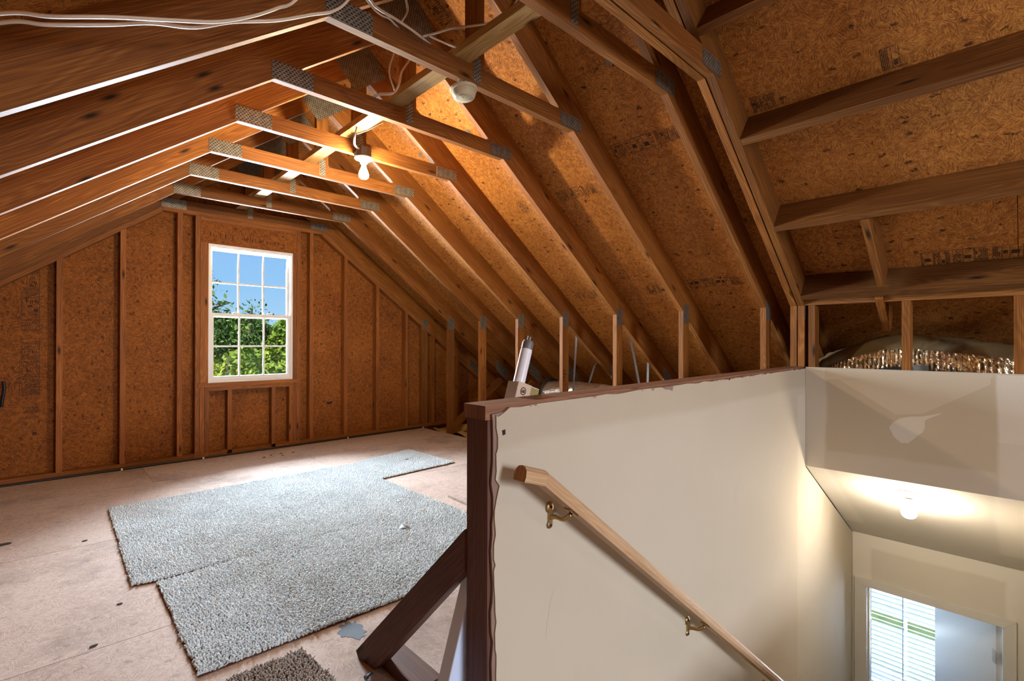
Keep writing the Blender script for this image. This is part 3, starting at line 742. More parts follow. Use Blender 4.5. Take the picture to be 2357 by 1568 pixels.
# ------------------------------------------------------------------ end wall over the stairs
we = struct('wall_right', (KX, .5, .3), 'drywall end wall over the stairs with open studs above')
prism('drywall', [(-.0125, .322), (YD - .0005, .322), (YD - .0005, .957), (-.0125, .957)], 'yz', XE, XE + .0122, M['dw_end'], we, axis=(0, 1, 0))
box('tape_edge', (XE - .0008, -.012, .951), (XE + .014, YD - .001, .9585), M['rubpale'], we, axis=(0, 1, 0))
box('corner_bead', (XE - .006, YD - .006, .33), (XE - .0005, YD - .0005, .955), M['rubpale'], we)
# trowelled patch: a rounded blob with a flick of compound
def flat_yz(nm, pts, mat, off=.0006):
    return quads(nm, [[(XE - off, y, z_) for y, z_ in pts]], mat, we)
blob = [(.553, .622), (.535, .655), (.500, .683), (.455, .697), (.41, .702), (.362, .716), (.322, .732), (.330, .722), (.368, .700), (.392, .682), (.393, .640), (.402, .615), (.425, .592), (.44, .572), (.466, .545), (.497, .541), (.532, .572)]
flat_yz('compound_patch', blob, M['mudpatch'])
M['fade1'] = plain('compound_thin', (.52, .445, .335), .75)
flat_yz('compound_wipe', [(.87, .885), (.60, .90), (.12, .935), (.12, .955), (.87, .95)], M['fade1'], .0003)
flat_yz('compound_wipe', [(.80, .885), (.52, .70), (.40, .72), (.13, .90), (.13, .937), (.6, .90)], M['fade1'], .0002)
for y0, y1 in ((.935, .973), (.458, .497), (.008, .046), (-.42, -.38), (-.87, -.83)):
    box('stud', (KX + .0005, y0, .33), (KX + .089, y1, 1.356), M['truss'], we)
box('header_plate', (KX - .003, -.972, 1.3565), (KX + .089, .9945, 1.394), M['truss'], we, axis=(0, 1, 0))

# sloping ceiling, door wall and the room beyond
XD = 4.783
cs_ = struct('ceiling_stair', (4.1, .5, 0), 'sloping drywall ceiling over the lower stairs')
prism('drywall', [(XE + .001, .3215), (XD, -.4235), (XD, -.4095), (XE + .001, .3355)], 'xz', -.0125, YD - .0005, M['dw_slope'], cs_, axis=(0, 1, 0))
wl = struct('wall_lower', (XD, .5, -2.88), 'drywall wall with a doorway at the foot of the stairs')
DY0, DY1, DZ = .112, .893, -.846
prism('drywall', [(-.0125, -2.88), (DY0 - .012, -2.88), (DY0 - .012, DZ + .012), (DY1 + .012, DZ + .012), (DY1 + .012, -2.88), (YD - .0005, -2.88), (YD - .0005, -.425), (-.0125, -.425)], 'yz', XD, XD + .012, M['dw_low'], wl, axis=(0, 1, 0))
prism('drywall', [(-1.6, -2.88), (DY0 - .012, -2.88), (DY0 - .012, DZ + .012), (DY1 + .012, DZ + .012), (DY1 + .012, -2.88), (2.4, -2.88), (2.4, -.47), (-1.6, -.47)], 'yz', XD + .101, XD + .113, M['wallpaper_l'], wl, axis=(0, 1, 0))
tr = struct('trim_1', (XD, .5, -2.88), 'white door casing and jamb')
TW = .062
def casing(nm, poly):
    prism(nm, poly, 'yz', XD - .016, XD - .0005, M['trim'], tr)
    prism(nm, [(a, b) for a, b in poly], 'yz', XD - .019, XD - .0161, M['trim'], tr) if False else None
casing('casing_leg', [(DY1 + .006, -2.88), (DY1 + .074, -2.88), (DY1 + .074, DZ + .068), (DY1 + .006, DZ + .006)])
casing('casing_leg', [(DY0 - .062, -2.88), (DY0 - .006, -2.88), (DY0 - .006, DZ + .006), (DY0 - .062, DZ + .068)])
casing('casing_head', [(DY1 + .0055, DZ + .0065), (DY1 + .0735, DZ + .0685), (DY0 - .0615, DZ + .0685), (DY0 - .0055, DZ + .0065)])
box('jamb', (XD - .0005, DY0 - .0115, -2.88), (XD + .1135, DY0 + .004, DZ), M['trim'], tr)
box('jamb', (XD - .0005, DY1 - .004, -2.88), (XD + .1135, DY1 + .0115, DZ), M['trim'], tr)
box('jamb_head', (XD - .0005, DY0 - .0115, DZ + .0005), (XD + .1135, DY1 + .0115, DZ + .0115), M['trim'], tr)
box('door_stop', (XD + .045, DY1 - .016, -2.88), (XD + .075, DY1 - .0045, DZ - .0005), M['trim'], tr)
# open door leaf
dr = struct('door_1', (XD + .12, DY0 + .008, -2.86), 'white door standing open into the room')
th_ = math.radians(31.5); dx, dy = math.cos(th_), math.sin(th_)
H = Vector((XD + .108, DY0 + .010, 0)); al = Vector((dx, dy, 0)); nn = Vector((-dy, dx, 0))
zc_ = (-2.86 + DZ - .004) / 2; hz = (DZ - .004 + 2.86) / 2
obox('leaf', H + al * .375 + nn * .0175 + Vector((0, 0, zc_)), al * .375, nn * .0175, Vector((0, 0, hz)), M['doorpaint'], dr)
for za in (-1.11, -1.9, -2.6):
    obox('hinge', H + al * .018 - nn * .0012 * 0 + nn * .0362 + Vector((0, 0, za)), al * .02, nn * .001, Vector((0, 0, .045)), M['nickel'], dr)
    hg = obox('hinge', (XD + .088, DY0 + .0052, za), (.022, 0, 0), (0, .001, 0), (0, 0, .045), M['nickel'], dr)
    qs = []
    for dz_ in (-.028, 0, .028):
        qs.append([(XD + .08 + .004 * math.cos(t_), DY0 + .0064, za + dz_ + .004 * math.sin(t_)) for t_ in [i * math.pi / 4 for i in range(8)]])
    quads('hinge_screw', qs, M['ink'], hg)
# lower room shell
XB = 5.90
rm = struct('wall_far', (XB, .5, -2.88), 'painted room walls beyond the doorway')
WY0, WY1, WZ0, WZ1 = .28, 1.12, -2.15, -.72
prism('drywall', [(-1.6, -2.88), (WY0, -2.88), (WY0, WZ1), (WY1, WZ1), (WY1, -2.88), (2.4, -2.88), (2.4, -.47), (-1.6, -.47)], 'yz', XB, XB + .012, M['wallpaper_l'], rm)
prism('drywall', [(WY0, -2.88), (WY1, -2.88), (WY1, WZ0), (WY0, WZ0)], 'yz', XB, XB + .012, M['wallpaper_l'], rm)
prism('outer_layer', [(-1.7, -3), (WY0, -3), (WY0, WZ1), (WY1, WZ1), (WY1, -3), (2.5, -3), (2.5, -.3), (-1.7, -.3)], 'yz', XB + .02, XB + .10, M['trim'], rm)
prism('outer_layer', [(WY0, -3), (WY1, -3), (WY1, WZ0), (WY0, WZ0)], 'yz', XB + .02, XB + .10, M['trim'], rm)
rl = struct('wall_room_left', (5.3, 2.4, -2.88)); box('drywall', (XD + .05, 2.4, -2.9), (XB + .1, 2.43, -.40), M['wallpaper_l'], rl)
rl = struct('wall_room_right', (5.3, -1.6, -2.88)); box('drywall', (XD + .05, -1.63, -2.9), (XB + .1, -1.6, -.40), M['wallpaper_l'], rl)
rl = struct('ceiling_room', (5.3, .4, -.47)); box('drywall', (XD + .1, -1.65, -.47), (XB + .1, 2.45, -.44), M['wallpaper_l'], rl)
rl = struct('floor_lower', (3.4, .4, -2.9)); box('vinyl_floor', (.5, -1.65, -2.93), (XB + .1, 2.45, -2.881), M['vinylfloor'], rl)
# upper light shield behind the sloping ceiling and under the eaves
rl = struct('ceiling_below', (1.5, 1, -.35), 'plaster ceiling of the storey below and its insulation')
box('ceiling_board', (-2.4, YR - .1, -.30), (.5, YG + .12, -.28), M['dark'], rl)
box('ceiling_board', (.5, YD + .12, -.30), (5.4, YG + .12, -.28), M['dark'], rl)
box('ceiling_board', (.5, YR - .1, -.30), (5.4, -.13, -.28), M['dark'], rl)
box('ceiling_board', (4.9, -.13, -.30), (5.4, YD + .12, -.28), M['dark'], rl)
def lumpy(nm, x0, x1, y0, y1, zc, amp, parent, nx=26, ny=60):
    vs, fs = [], []
    for j in range(ny + 1):
        for i in range(nx + 1):
            x = x0 + (x1 - x0) * i / nx; y = y0 + (y1 - y0) * j / ny
            vs.append((x, y, zc + amp * (math.sin(x * 9 + 1.3 * math.sin(y * 5)) * .4 + math.sin(y * 11 + x * 3) * .35 + random.uniform(-.25, .25))))
    for j in range(ny):
        for i in range(nx):
            a = j * (nx + 1) + i; fs.append((a, a + 1, a + nx + 2, a + nx + 1))
    o = build(nm, vs, fs, M['insul'], parent, smooth=True); o['kind'] = 'stuff'; return o
for sx0, sx1, sy0, sy1 in ((3.68, 5.3, 1.15, 5.5), (-2.25, -.62, YR, 5.5), (3.70, 5.3, YR, -.15)):
    o = lumpy('insulation', sx0, sx1, sy0, sy1, -.045, .05, None)
    o['label'] = 'yellow fibre insulation ' + ('beyond the knee wall studs on the right' if sx0 > 3 and sy0 > 0 else 'out of view under the left eave' if sx0 < 0 else 'behind the stairs under the right eave'); o['category'] = 'insulation'
# stairs down to the door (below the frame)
stp = struct('stairs', (2.3, .5, -2.88), 'flight of steps running down beside the half wall')
nst = 14; rise = 2.88 / nst; run = .268
for i in range(1, nst):
    z_ = -rise * i; x_ = .88 + run * (i - 1)
    if x_ + run < XD - .02:
        box('tread', (x_, -.0125, z_ - .03), (x_ + run + .02, YD - .0005, z_), M['tread'], stp, axis=(0, 1, 0))
        box('riser', (x_ + run - .002, -.0125, z_ - rise + .0005), (x_ + run + .01, YD - .0005, z_ - .0305), M['trim'], stp, axis=(0, 1, 0))
box('riser', (.87, -.0125, -rise + .0005), (.878, YD - .0005, -.002), M['trim'], stp, axis=(0, 1, 0))

# ------------------------------------------------------------------ handrail
hr = thing('handrail', 'honey coloured wooden handrail sloping down the drywall on brass brackets', 'handrail', (1.9, .92, -.05))
RY = .918
def rail_piece(nm, p, q, cutp, cutq):
    """rounded rail profile swept from p to q in the xz plane"""
    prof = [(-.021, -.019), (.021, -.019), (.023, -.006), (.020, .010), (.012, .019), (0, .022), (-.012, .019), (-.020, .010), (-.023, -.006)]
    a = Vector((q[0] - p[0], 0, q[1] - p[1])).normalized(); nz_ = Vector((-a.z, 0, a.x))
    vs = []
    for (pt_, cut) in ((p, cutp), (q, cutq)):
        for yy, zz in prof:
            vs.append(Vector((pt_[0], RY + yy, pt_[1])) + nz_ * zz + a * (zz * cut))
    n_ = len(prof); fs = [tuple(range(n_))[::-1], tuple(range(n_, 2 * n_))] + [(i, (i + 1) % n_, n_ + (i + 1) % n_, n_ + i) for i in range(n_)]
    return build(nm, vs, fs, M['rail'], hr, axis=a)
K = (.988, .742); bend = math.tan((math.atan(.776) - math.atan(.33)) / 2)
rail_piece('rail', K, (4.2, K[1] - .776 * (4.2 - K[0])), -bend, 0)
rail_piece('rail_return', (.905, K[1] + .33 * .083), (K[0] - .0003, K[1] + .0001), 0, bend)
for bx_, zp in ((1.092, .600), (1.955, -.075), (2.82, -.746), (3.68, -1.413)):
    b_ = lathe('bracket', [(.0005, 0), (.016, 0), (.017, .003), (.014, .006), (.006, .0075)], M['brass'], hr, (bx_, YD, zp + .022), 16, (0, -1, 0))
    lathe('bracket_base', [(.0005, 0), (.011, 0), (.012, .003), (.010, .0055), (.003, .007)], M['brass'], b_, (bx_, YD, zp - .030), 14, (0, -1, 0))
    obox('bracket_stem', (bx_, YD - .0035, zp - .004), (.007, 0, 0), (0, .0035, 0), (0, 0, .026), M['brass'], b_)
    zr = K[1] - .776 * (bx_ + .02 - K[0]) - .028
    tube('bracket_arm', [(bx_, YD - .005, zp - .008), (bx_ + .006, YD - .022, zp - .004), (bx_ + .014, YD - .046, zr - .024), (bx_ + .02, RY, zr - .006)], .007, M['brass'], b_, 8, n=5)
    t3 = Vector((1, 0, -.776)).normalized()
    obox('bracket_saddle', (bx_ + .02, RY, zr + .0015), t3 * .022, (0, .011, 0), Vector((.613, 0, .79)) * .003, M['brass'], b_)
    for s_ in (-1, 1):
        lathe('screw', [(.004, 0), (.004, .0015)], M['ink'], b_, (bx_, YD - .0075, zp + .024 if s_ > 0 else zp - .031), 8, (0, -1, 0))

# ------------------------------------------------------------------ light fixtures
def bulb_profile(rb, h):
    return [(.0125, 0), (.0135, h * .12), (.016, h * .25), (rb * .8, h * .5), (rb * .97, h * .66), (rb, h * .76), (rb * .93, h * .88), (rb * .65, h * .965), (rb * .25, h), (.0005, h)]
def attic_lamp(loc, label, mat):
    t = thing('light_fixture', label, 'light fixture', loc)
    x, y, z_ = loc
    lathe('junction_box', [(.048, .002), (.050, .004), (.050, .062), (.047, .064)], M['box'], t, (x, y, z_), 8, smooth=False)
    bx = obox('mounting_ear', (x - .052, y + .01, z_ + .02), (.004, 0, 0), (0, .012, 0), (0, 0, .012), M['steel'], t)
    lathe('porcelain_base', [(.020, -.036), (.023, -.034), (.026, -.018), (.050, -.010), (.058, -.006), (.060, -.001), (.058, .0015)], M['porcelain'], t, (x, y, z_), 32)
    lathe('bulb', bulb_profile(.032, .10), mat, t, (x, y, z_ - .036), 20, (0, 0, -1))
    return t
attic_lamp((1.505, Y1 + 2 * SP - .054, 2.318), 'lit bulb in white porcelain socket on the truss facing the window', M['bulb1'])
attic_lamp((1.44, -.923, 2.300), 'lit bulb fixture hanging behind the viewer above the stairs', M['bulb2'])
# its support behind the viewer: the truss at y=-1.01 is right next to it
sl = thing('light_fixture', 'lit bulb in white socket on the sloping drywall ceiling over the door', 'light fixture', (3.745, .484, .205))
sn_ = Vector((-.518, 0, -.855)).normalized()            # ceiling normal, into the stairwell
bp_ = Vector((3.745, .484, .325 - .607 * (3.745 - 3.555)))
lathe('porcelain_base', [(.070, .001), (.072, .006), (.066, .012), (.030, .022), (.026, .03)], M['porcelain'], sl, bp_, 36, sn_)
q_ = bp_ + sn_ * .026
lathe('socket', [(.024, 0), (.024, .030), (.021, .036)], M['porcelain'], sl, q_, 20, (-.12, 0, -1))
q2 = q_ + Vector((-.12, 0, -1)).normalized() * .034
lathe('bulb', [(.014, 0), (.016, .010), (.030, .020), (.038, .034), (.040, .046), (.037, .060), (.029, .073), (.016, .082), (.0005, .085)], M['bulb3'], sl, q2, 20, (-.12, 0, -1))

# ------------------------------------------------------------------ smoke detector
sdx, sdy, sdz = 1.452, 1.868, 2.335
sm = thing('smoke_detector', 'round ivory smoke detector hanging under a collar tie', 'smoke detector', (sdx, sdy, sdz))
ax_ = Vector((.05, -.06, -1)).normalized()
lathe('base_ring', [(.058, -.004), (.066, 0), (.067, .006), (.064, .012), (.056, .014)], M['plastic'], sm, (sdx, sdy, sdz), 40, ax_)
bdy = lathe('cover', [(.057, .0142), (.056, .030), (.050, .044), (.040, .050), (.0005, .051)], M['plastic'], sm, (sdx, sdy, sdz), 40, ax_)
cc = Vector((sdx - .022, sdy - .016, sdz)) + ax_ * .0515
lathe('test_button', [(.018, 0), (.018, .003), (.014, .0045), (.0005, .0045)], M['plastic'], bdy, cc, 20, ax_)
e1 = Vector((1, 0, .05)).normalized(); e2 = ax_.cross(e1)
qs = []
for i in range(3):
    a = cc + ax_ * .0052 + e1 * (.004 * i - .006) + e2 * .004
    qs.append([a, a + e1 * .0022, a + e1 * .0022 - e2 * .008, a - e2 * .008])
for i in range(2):
    a = Vector((sdx + .012, sdy - .03 + .016 * i, sdz)) + ax_ * .0516
    qs.append([a, a + e1 * .022, a + e1 * .022 + e2 * .003, a + e2 * .003])
quads('printed_mark', qs, M['greyplastic'], bdy)
obox('mounting_block', (sdx, sdy - .018, (sdz + ZC) / 2 + .001), (.022, 0, 0), (0, .02, 0), (0, 0, (ZC - sdz) / 2 - .002), M['plastic'], sm)
tube('hook_wire', [(sdx - .052, sdy - .03, ZC - .001), (sdx - .056, sdy - .03, ZC - .012), (sdx - .052, sdy - .025, sdz + .002)], .0035, M['romex'], sm, 6, n=4)

# ------------------------------------------------------------------ cables
def cable(pts, label, rad=.0058, flat=.62, mat='romex', nm='cable', group='pale electric cables', up=(0, 1, 0)):
    o = tube(nm, pts, rad * (1.22 if mat == 'romex' else 1), M[mat], None, 8, flat, 8, updir=up); return tag(o, label, 'cable', group)
cable([(-0.26, 1.55, 1.7), (-0.0783, 1.5795, 1.8458), (0.0072, 1.5885, 1.8827), (0.1197, 1.593, 1.9349), (0.2475, 1.593, 1.9853), (0.351, 1.593, 2.0285), (0.4419, 1.593, 2.0861), (0.5148, 1.593, 2.1455), (0.567, 1.593, 2.195), (0.66, 1.5, 2.33), (0.74, 1.34, 2.43), (0.8, 1.24, 2.449)],
      'pale cable strung across the top left corner, upper of the pair, leaving the frame first')
cable([(-0.26, 1.6, 1.69), (-0.08, 1.6284, 1.8473), (0.0, 1.6394, 1.8841), (0.1132, 1.6431, 1.9365), (0.2042, 1.6431, 1.9815), (0.3045, 1.6431, 2.0146), (0.4039, 1.6431, 2.0753), (0.5272, 1.6431, 2.1361), (0.6357, 1.6413, 2.2041), (0.7093, 1.6376, 2.2493), (0.7636, 1.633, 2.3156), (0.8, 1.5, 2.4), (0.86, 1.34, 2.44), (0.93, 1.24, 2.449)],
      'pale cable strung across the top left corner, lower of the pair, rising to the plate')
cable([(.80, 1.77, 2.52), (.926, 1.80, 2.478), (.963, 1.805, 2.462), (1.042, 1.805, 2.455), (1.136, 1.815, 2.450), (1.25, 1.85, 2.452)], 'white cable lying down over the collar tie of the smoke detector truss', rad=.0062)
cable([(.84, 1.77, 2.50), (.935, 1.80, 2.452), (.983, 1.805, 2.440), (1.022, 1.812, 2.447), (1.08, 1.84, 2.448)], 'thin white cable end under the cable over the collar tie', rad=.004)
cable([(1.07, 1.80, 2.66), (1.093, 1.80, 2.555), (1.100, 1.80, 2.512), (1.073, 1.806, 2.452)], 'short white cable hanging straight down to the collar tie', rad=.005)
cable([(1.755, 1.80, 2.89), (1.742, 1.80, 2.869), (1.682, 1.80, 2.769), (1.566, 1.80, 2.673), (1.444, 1.80, 2.602), (1.331, 1.80, 2.541), (1.248, 1.805, 2.485), (1.187, 1.82, 2.450)], 'long white cable sweeping past the king post from the top of the frame', rad=.0065)
cable([(1.21, 1.80, 2.452), (1.283, 1.80, 2.456), (1.36, 1.815, 2.475), (1.385, 1.83, 2.487)], 'short pale cable lying along the top of the collar tie', rad=.0045)
cable([(1.30, 2.24, 2.66), (1.298, 2.25, 2.612), (1.273, 2.25, 2.534), (1.271, 2.25, 2.478), (1.299, 2.25, 2.414)], 'thin loose wire end hanging beside the curved white cable', rad=.0045)
cable([(1.40, 2.23, 2.66), (1.391, 2.25, 2.613), (1.342, 2.25, 2.527), (1.324, 2.25, 2.452), (1.318, 2.30, 2.425), (1.30, 2.40, 2.450), (1.29, 2.45, 2.452)], 'curved white cable dropping from the brace towards the second truss', rad=.0068)
cable([(1.45, 2.84, 2.60), (1.427, 2.85, 2.536), (1.393, 2.86, 2.455), (1.387, 2.88, 2.394), (1.42, 2.95, 2.37), (1.47, 2.985, 2.365)], 'white cable dropping into the box above the lit bulb', rad=.006)
cable([(1.56, 2.84, 2.52), (1.534, 2.85, 2.502), (1.468, 2.86, 2.452), (1.40, 2.875, 2.41)], 'pale cable curving in from the right above the lit bulb', rad=.005)
cable([(-.5, 5.39, .006), (0, 5.388, .008), (.48, 5.384, .011), (1.08, 5.384, .011), (1.8, 5.386, .012), (2.516, 5.388, .012), (3.1, 5.390, .010), (3.545, 5.396, .010)], 'black cable along the floor at the foot of the window wall', rad=.010, flat=1, mat='blackcable', nm='floor_cable', group='floor cables')
for i, x in enumerate((.477, 1.083, 2.516, 3.53)):
    c_ = box('cable_clip', (x - .007, 5.372, 0.0005), (x + .007, 5.3735, .020), M['white']); 
    tag(c_, ['white cable clip on the black floor cable, left of the window', 'white cable clip on the black floor cable, below the left window jamb', 'white cable clip on the black floor cable, right of the window', 'white cable clip at the right end of the black floor cable'][i], 'cable clip', 'clips on the black floor cable')
c_ = cable([(-.24, 5.52, .80), (-.235, 5.517, .74), (-.245, 5.52, .66), (-.25, 5.525, .60)], 'dark hook of cable on the osb wall at the far left', rad=.010, flat=1, mat='blackcable', nm='cable_hook', group='loose ends on the window wall')

# ------------------------------------------------------------------ lamp tube in its sleeve, leaning behind the half wall
ta = math.radians(18.05); A = Vector((math.sin(ta), 0, math.cos(ta))); Bx = Vector((math.cos(ta), 0, -math.sin(ta))); By = Vector((0, 1, 0))
B0 = Vector((.746, 1.094, .0)) + Bx * 0
ft = thing('lamp_tube_pack', 'white fluorescent tube in a card sleeve leaning behind the stair wall', 'lamp tube', (.80, 1.12, 0))
LS = 1.045; SW = .098; SD = .046
def shell(nm, u0, u1, d0, d1, l0, l1, mat, parent):
    c = B0 + A * (l0 + l1) / 2 + Bx * (u0 + u1) / 2 + By * (d0 + d1) / 2
    return obox(nm, c, A * (l1 - l0) / 2, Bx * (u1 - u0) / 2, By * (d1 - d0) / 2, mat, parent, axis=A)
l0 = .034
sv = shell('sleeve', 0, SW, 0, SD, l0, LS - .002, M['carddaylit'], ft)
lb = shell('sleeve_label', .0005, SW * .62, -.0012, -.0001, .55, LS, M['cardbeige'], sv)
shell('sleeve_band', SW * .62, SW, -.0012, -.0001, .55, LS - .004, M['cardolive'], sv)
lathe('lamp_tube', [(.0185, .04), (.019, .05), (.019, 1.150), (.018, 1.156)], M['tube'], ft, B0 + Bx * .024 + By * .022, 24, A)
cap = lathe('end_cap', [(.0185, 1.1565), (.0188, 1.178), (.016, 1.184), (.0005, 1.185)], M['steel'], ft, B0 + Bx * .024 + By * .022, 24, A)
for s_ in (-1, 1):
    lathe('pin', [(.0017, 1.185), (.0017, 1.200)], M['steel'], cap, B0 + Bx * (.024 + .006 * s_) + By * .022, 8, A)
fm = shell('clear_film', -.006, SW * .5, -.004, -.0015, .034, .52, M['film'], ft)
def text3d(body, size, origin, ex, ey, mat, parent, nm='printed_text', bold=.0):
    cu = bpy.data.curves.new(nm, 'FONT'); cu.body = body; cu.size = size; cu.offset = bold
    to = bpy.data.objects.new(nm, cu); link(to); bpy.context.view_layer.update()
    me = bpy.data.meshes.new_from_object(to.evaluated_get(bpy.context.evaluated_depsgraph_get()))
    bpy.data.objects.remove(to)
    vs = [origin + ex * v.co.x + ey * v.co.y for v in me.vertices]; fs = [tuple(p.vertices) for p in me.polygons]
    return build(nm, vs, fs, mat, parent)
po = B0 + By * -.0018
lc = po + A * (LS - .026) + Bx * .028
ring_ = []
for i in range(24):
    t0, t1 = 2 * math.pi * i / 24, 2 * math.pi * (i + 1) / 24
    ring_.append([lc + (Bx * math.cos(t0) + A * math.sin(t0)) * .0125, lc + (Bx * math.cos(t1) + A * math.sin(t1)) * .0125, lc + (Bx * math.cos(t1) + A * math.sin(t1)) * .0098, lc + (Bx * math.cos(t0) + A * math.sin(t0)) * .0098])
quads('printed_ring', ring_, M['ink'], lb)
text3d('GE', .0125, lc - Bx * .0082 - A * .0045, Bx, A, M['ink'], lb, bold=.0006)
text3d('48"', .015, po + A * (LS - .062) + Bx * .014, Bx, A, M['ink'], lb, bold=.0006)
text3d('Kitchen', .0135, po + A * (LS - .080) + Bx * .009, Bx, A, M['ink'], lb, bold=.0006)
text3d('Bath &', .0135, po + A * (LS - .094) + Bx * .009, Bx, A, M['ink'], lb, bold=.0006)
dc = po + A * (LS - .072) + Bx * (SW * .83)
quads('printed_disc', [[dc + (Bx * math.cos(t_) + A * math.sin(t_)) * .015 for t_ in [i * math.pi / 10 for i in range(20)]]], M['cardyellow'], lb)
text3d('1', .014, dc - Bx * .003 - A * .005 - By * .0004, Bx, A, M['ink'], lb)

# ------------------------------------------------------------------ diagonal brace and cleat
db = obox('diagonal_brace', (0, 0, 0), (1, 0, 0), (0, 1, 0), (0, 0, 1), M['old_shaded'])
bpy.data.objects.remove(db)
pz = [(1.091, .470), (1.091, .588), (1.628, .012), (1.628, .0005), (1.545, .0005)]
db = prism('diagonal_brace', [(1.0895, .468), (1.0895, .588), (1.640, .020), (1.628, .0008), (1.525, .0008)], 'yz', .800, .838, M['old_shaded'], axis=(0, -1, 1))
for v_ in db.data.vertices:
    v_.co.x += .054 * (1.64 - (v_.co.y + db.location.y)) / .55
tag(db, 'dark diagonal two by four propping the end of the stair wall', 'brace')
cl = box('floor_cleat', (.8385, 1.30, .0008), (.928, 1.60, .038), M['old_shaded'], axis=(0, 1, 0)); tag(cl, 'dark wooden cleat flat on the floor at the foot of the diagonal brace', 'wood block')
scr = prism('board_scrap', [(2.09, 2.86), (2.40, 2.80), (2.42, 2.52), (2.075, 2.60)], 'xy', .0005, .018, M['osb_floor'], axis=(0, 1, 0)); tag(scr, 'offcut of osb board lying beside the post', 'board offcut')

# ------------------------------------------------------------------ carpets
def carpet(label, poly, seed, mat='carpet', pitch=.0072, curl=None, zbase=.0006):
    t = thing('carpet_remnant', label, 'carpet', (sum(p[0] for p in poly) / len(poly), sum(p[1] for p in poly) / len(poly), 0), 'grey carpet remnants')
    rg = np.random.default_rng(seed)
    # wavy outline
    out = []
    for i in range(len(poly)):
        a, b = np.array(poly[i]), np.array(poly[(i + 1) % len(poly)]); n_ = max(2, int(np.linalg.norm(b - a) / .03))
        nv = np.array([-(b - a)[1], (b - a)[0]]) / np.linalg.norm(b - a)
        for j in range(n_):
            out.append(a + (b - a) * j / n_ + nv * rg.uniform(-.0015, .0015))
    P_ = np.array(out)
    prism('backing', [tuple(p) for p in P_], 'xy', zbase, zbase + .006, M['backing'], t)
    x0, y0 = P_.min(0); x1, y1 = P_.max(0)
    gx, gy = np.meshgrid(np.arange(x0, x1, pitch), np.arange(y0, y1, pitch)); pts = np.stack([gx.ravel(), gy.ravel()], 1)
    pts += rg.uniform(-.45, .45, pts.shape) * pitch
    inside = np.zeros(len(pts), bool); X, Y = pts[:, 0], pts[:, 1]
    Q = np.array(poly, float); j = len(Q) - 1
    for i in range(len(Q)):
        xi, yi = Q[i]; xj, yj = Q[j]
        c = ((yi > Y) != (yj > Y)) & (X < (xj - xi) * (Y - yi) / (yj - yi + 1e-12) + xi); inside ^= c; j = i
    pts = pts[inside]; n_ = len(pts)
    # each tuft: a leaning four-sided pyramid frustum-like tuft
    h = rg.uniform(.008, .0135, n_); w_ = pitch * rg.uniform(.55, .85, n_)
    lean = rg.normal(0, .0036, (n_, 2)); rot = rg.uniform(0, 1.57, n_)
    V = np.zeros((n_, 8, 3))
    for kk in range(4):
        a = rot + kk * math.pi / 2
        V[:, kk, 0] = pts[:, 0] + np.cos(a) * w_; V[:, kk, 1] = pts[:, 1] + np.sin(a) * w_; V[:, kk, 2] = zbase + .0055
        V[:, 4 + kk, 0] = pts[:, 0] + lean[:, 0] + np.cos(a) * w_ * .55; V[:, 4 + kk, 1] = pts[:, 1] + lean[:, 1] + np.sin(a) * w_ * .55; V[:, 4 + kk, 2] = zbase + .004 + h
    org = np.array(t.location)
    F = []
    base = np.arange(n_)[:, None] * 8
    for q in ([4, 5, 6, 7], [0, 1, 5, 4], [1, 2, 6, 5], [2, 3, 7, 6], [3, 0, 4, 7]): F.append(base + np.array(q)[None])
    F = np.concatenate(F, 1).reshape(-1)
    me = bpy.data.meshes.new('pile'); nv = n_ * 8; nf = n_ * 5
    me.vertices.add(nv); me.vertices.foreach_set('co', (V.reshape(-1, 3) - org).ravel())
    me.loops.add(nf * 4); me.loops.foreach_set('vertex_index', F.astype(np.int32))
    me.polygons.add(nf); me.polygons.foreach_set('loop_start', np.arange(nf, dtype=np.int32) * 4); me.polygons.foreach_set('loop_total', np.full(nf, 4, np.int32))
    me.update(); me.validate(); me.materials.append(M[mat])
    o = link(bpy.data.objects.new('pile', me)); o.parent = t; o['kind'] = 'stuff'
    return t
carpet('largest grey carpet remnant in the middle, towards the window', [(.285, 2.797), (.375, 2.776), (1.05, 2.78), (1.97, 2.775), (1.960, 4.212), (.303, 4.183)], 1)
carpet('long grey carpet remnant nearest the viewer, overlapping edge to the middle one', [(.370, 1.894), (1.13, 1.865), (1.95, 1.845), (1.976, 2.50), (1.972, 2.768), (1.05, 2.772), (.372, 2.752)], 2)
carpet('small grey carpet remnant at the far right corner of the others', [(1.965, 3.595), (2.729, 3.634), (2.703, 4.375), (1.965, 4.205)], 3)
carpet('small brownish carpet scrap at the bottom edge beside the brace', [(.20, 1.62), (.60, 1.45), (.69, 1.56), (.672, 1.80), (.44, 1.806)], 4, 'carpetbrown')

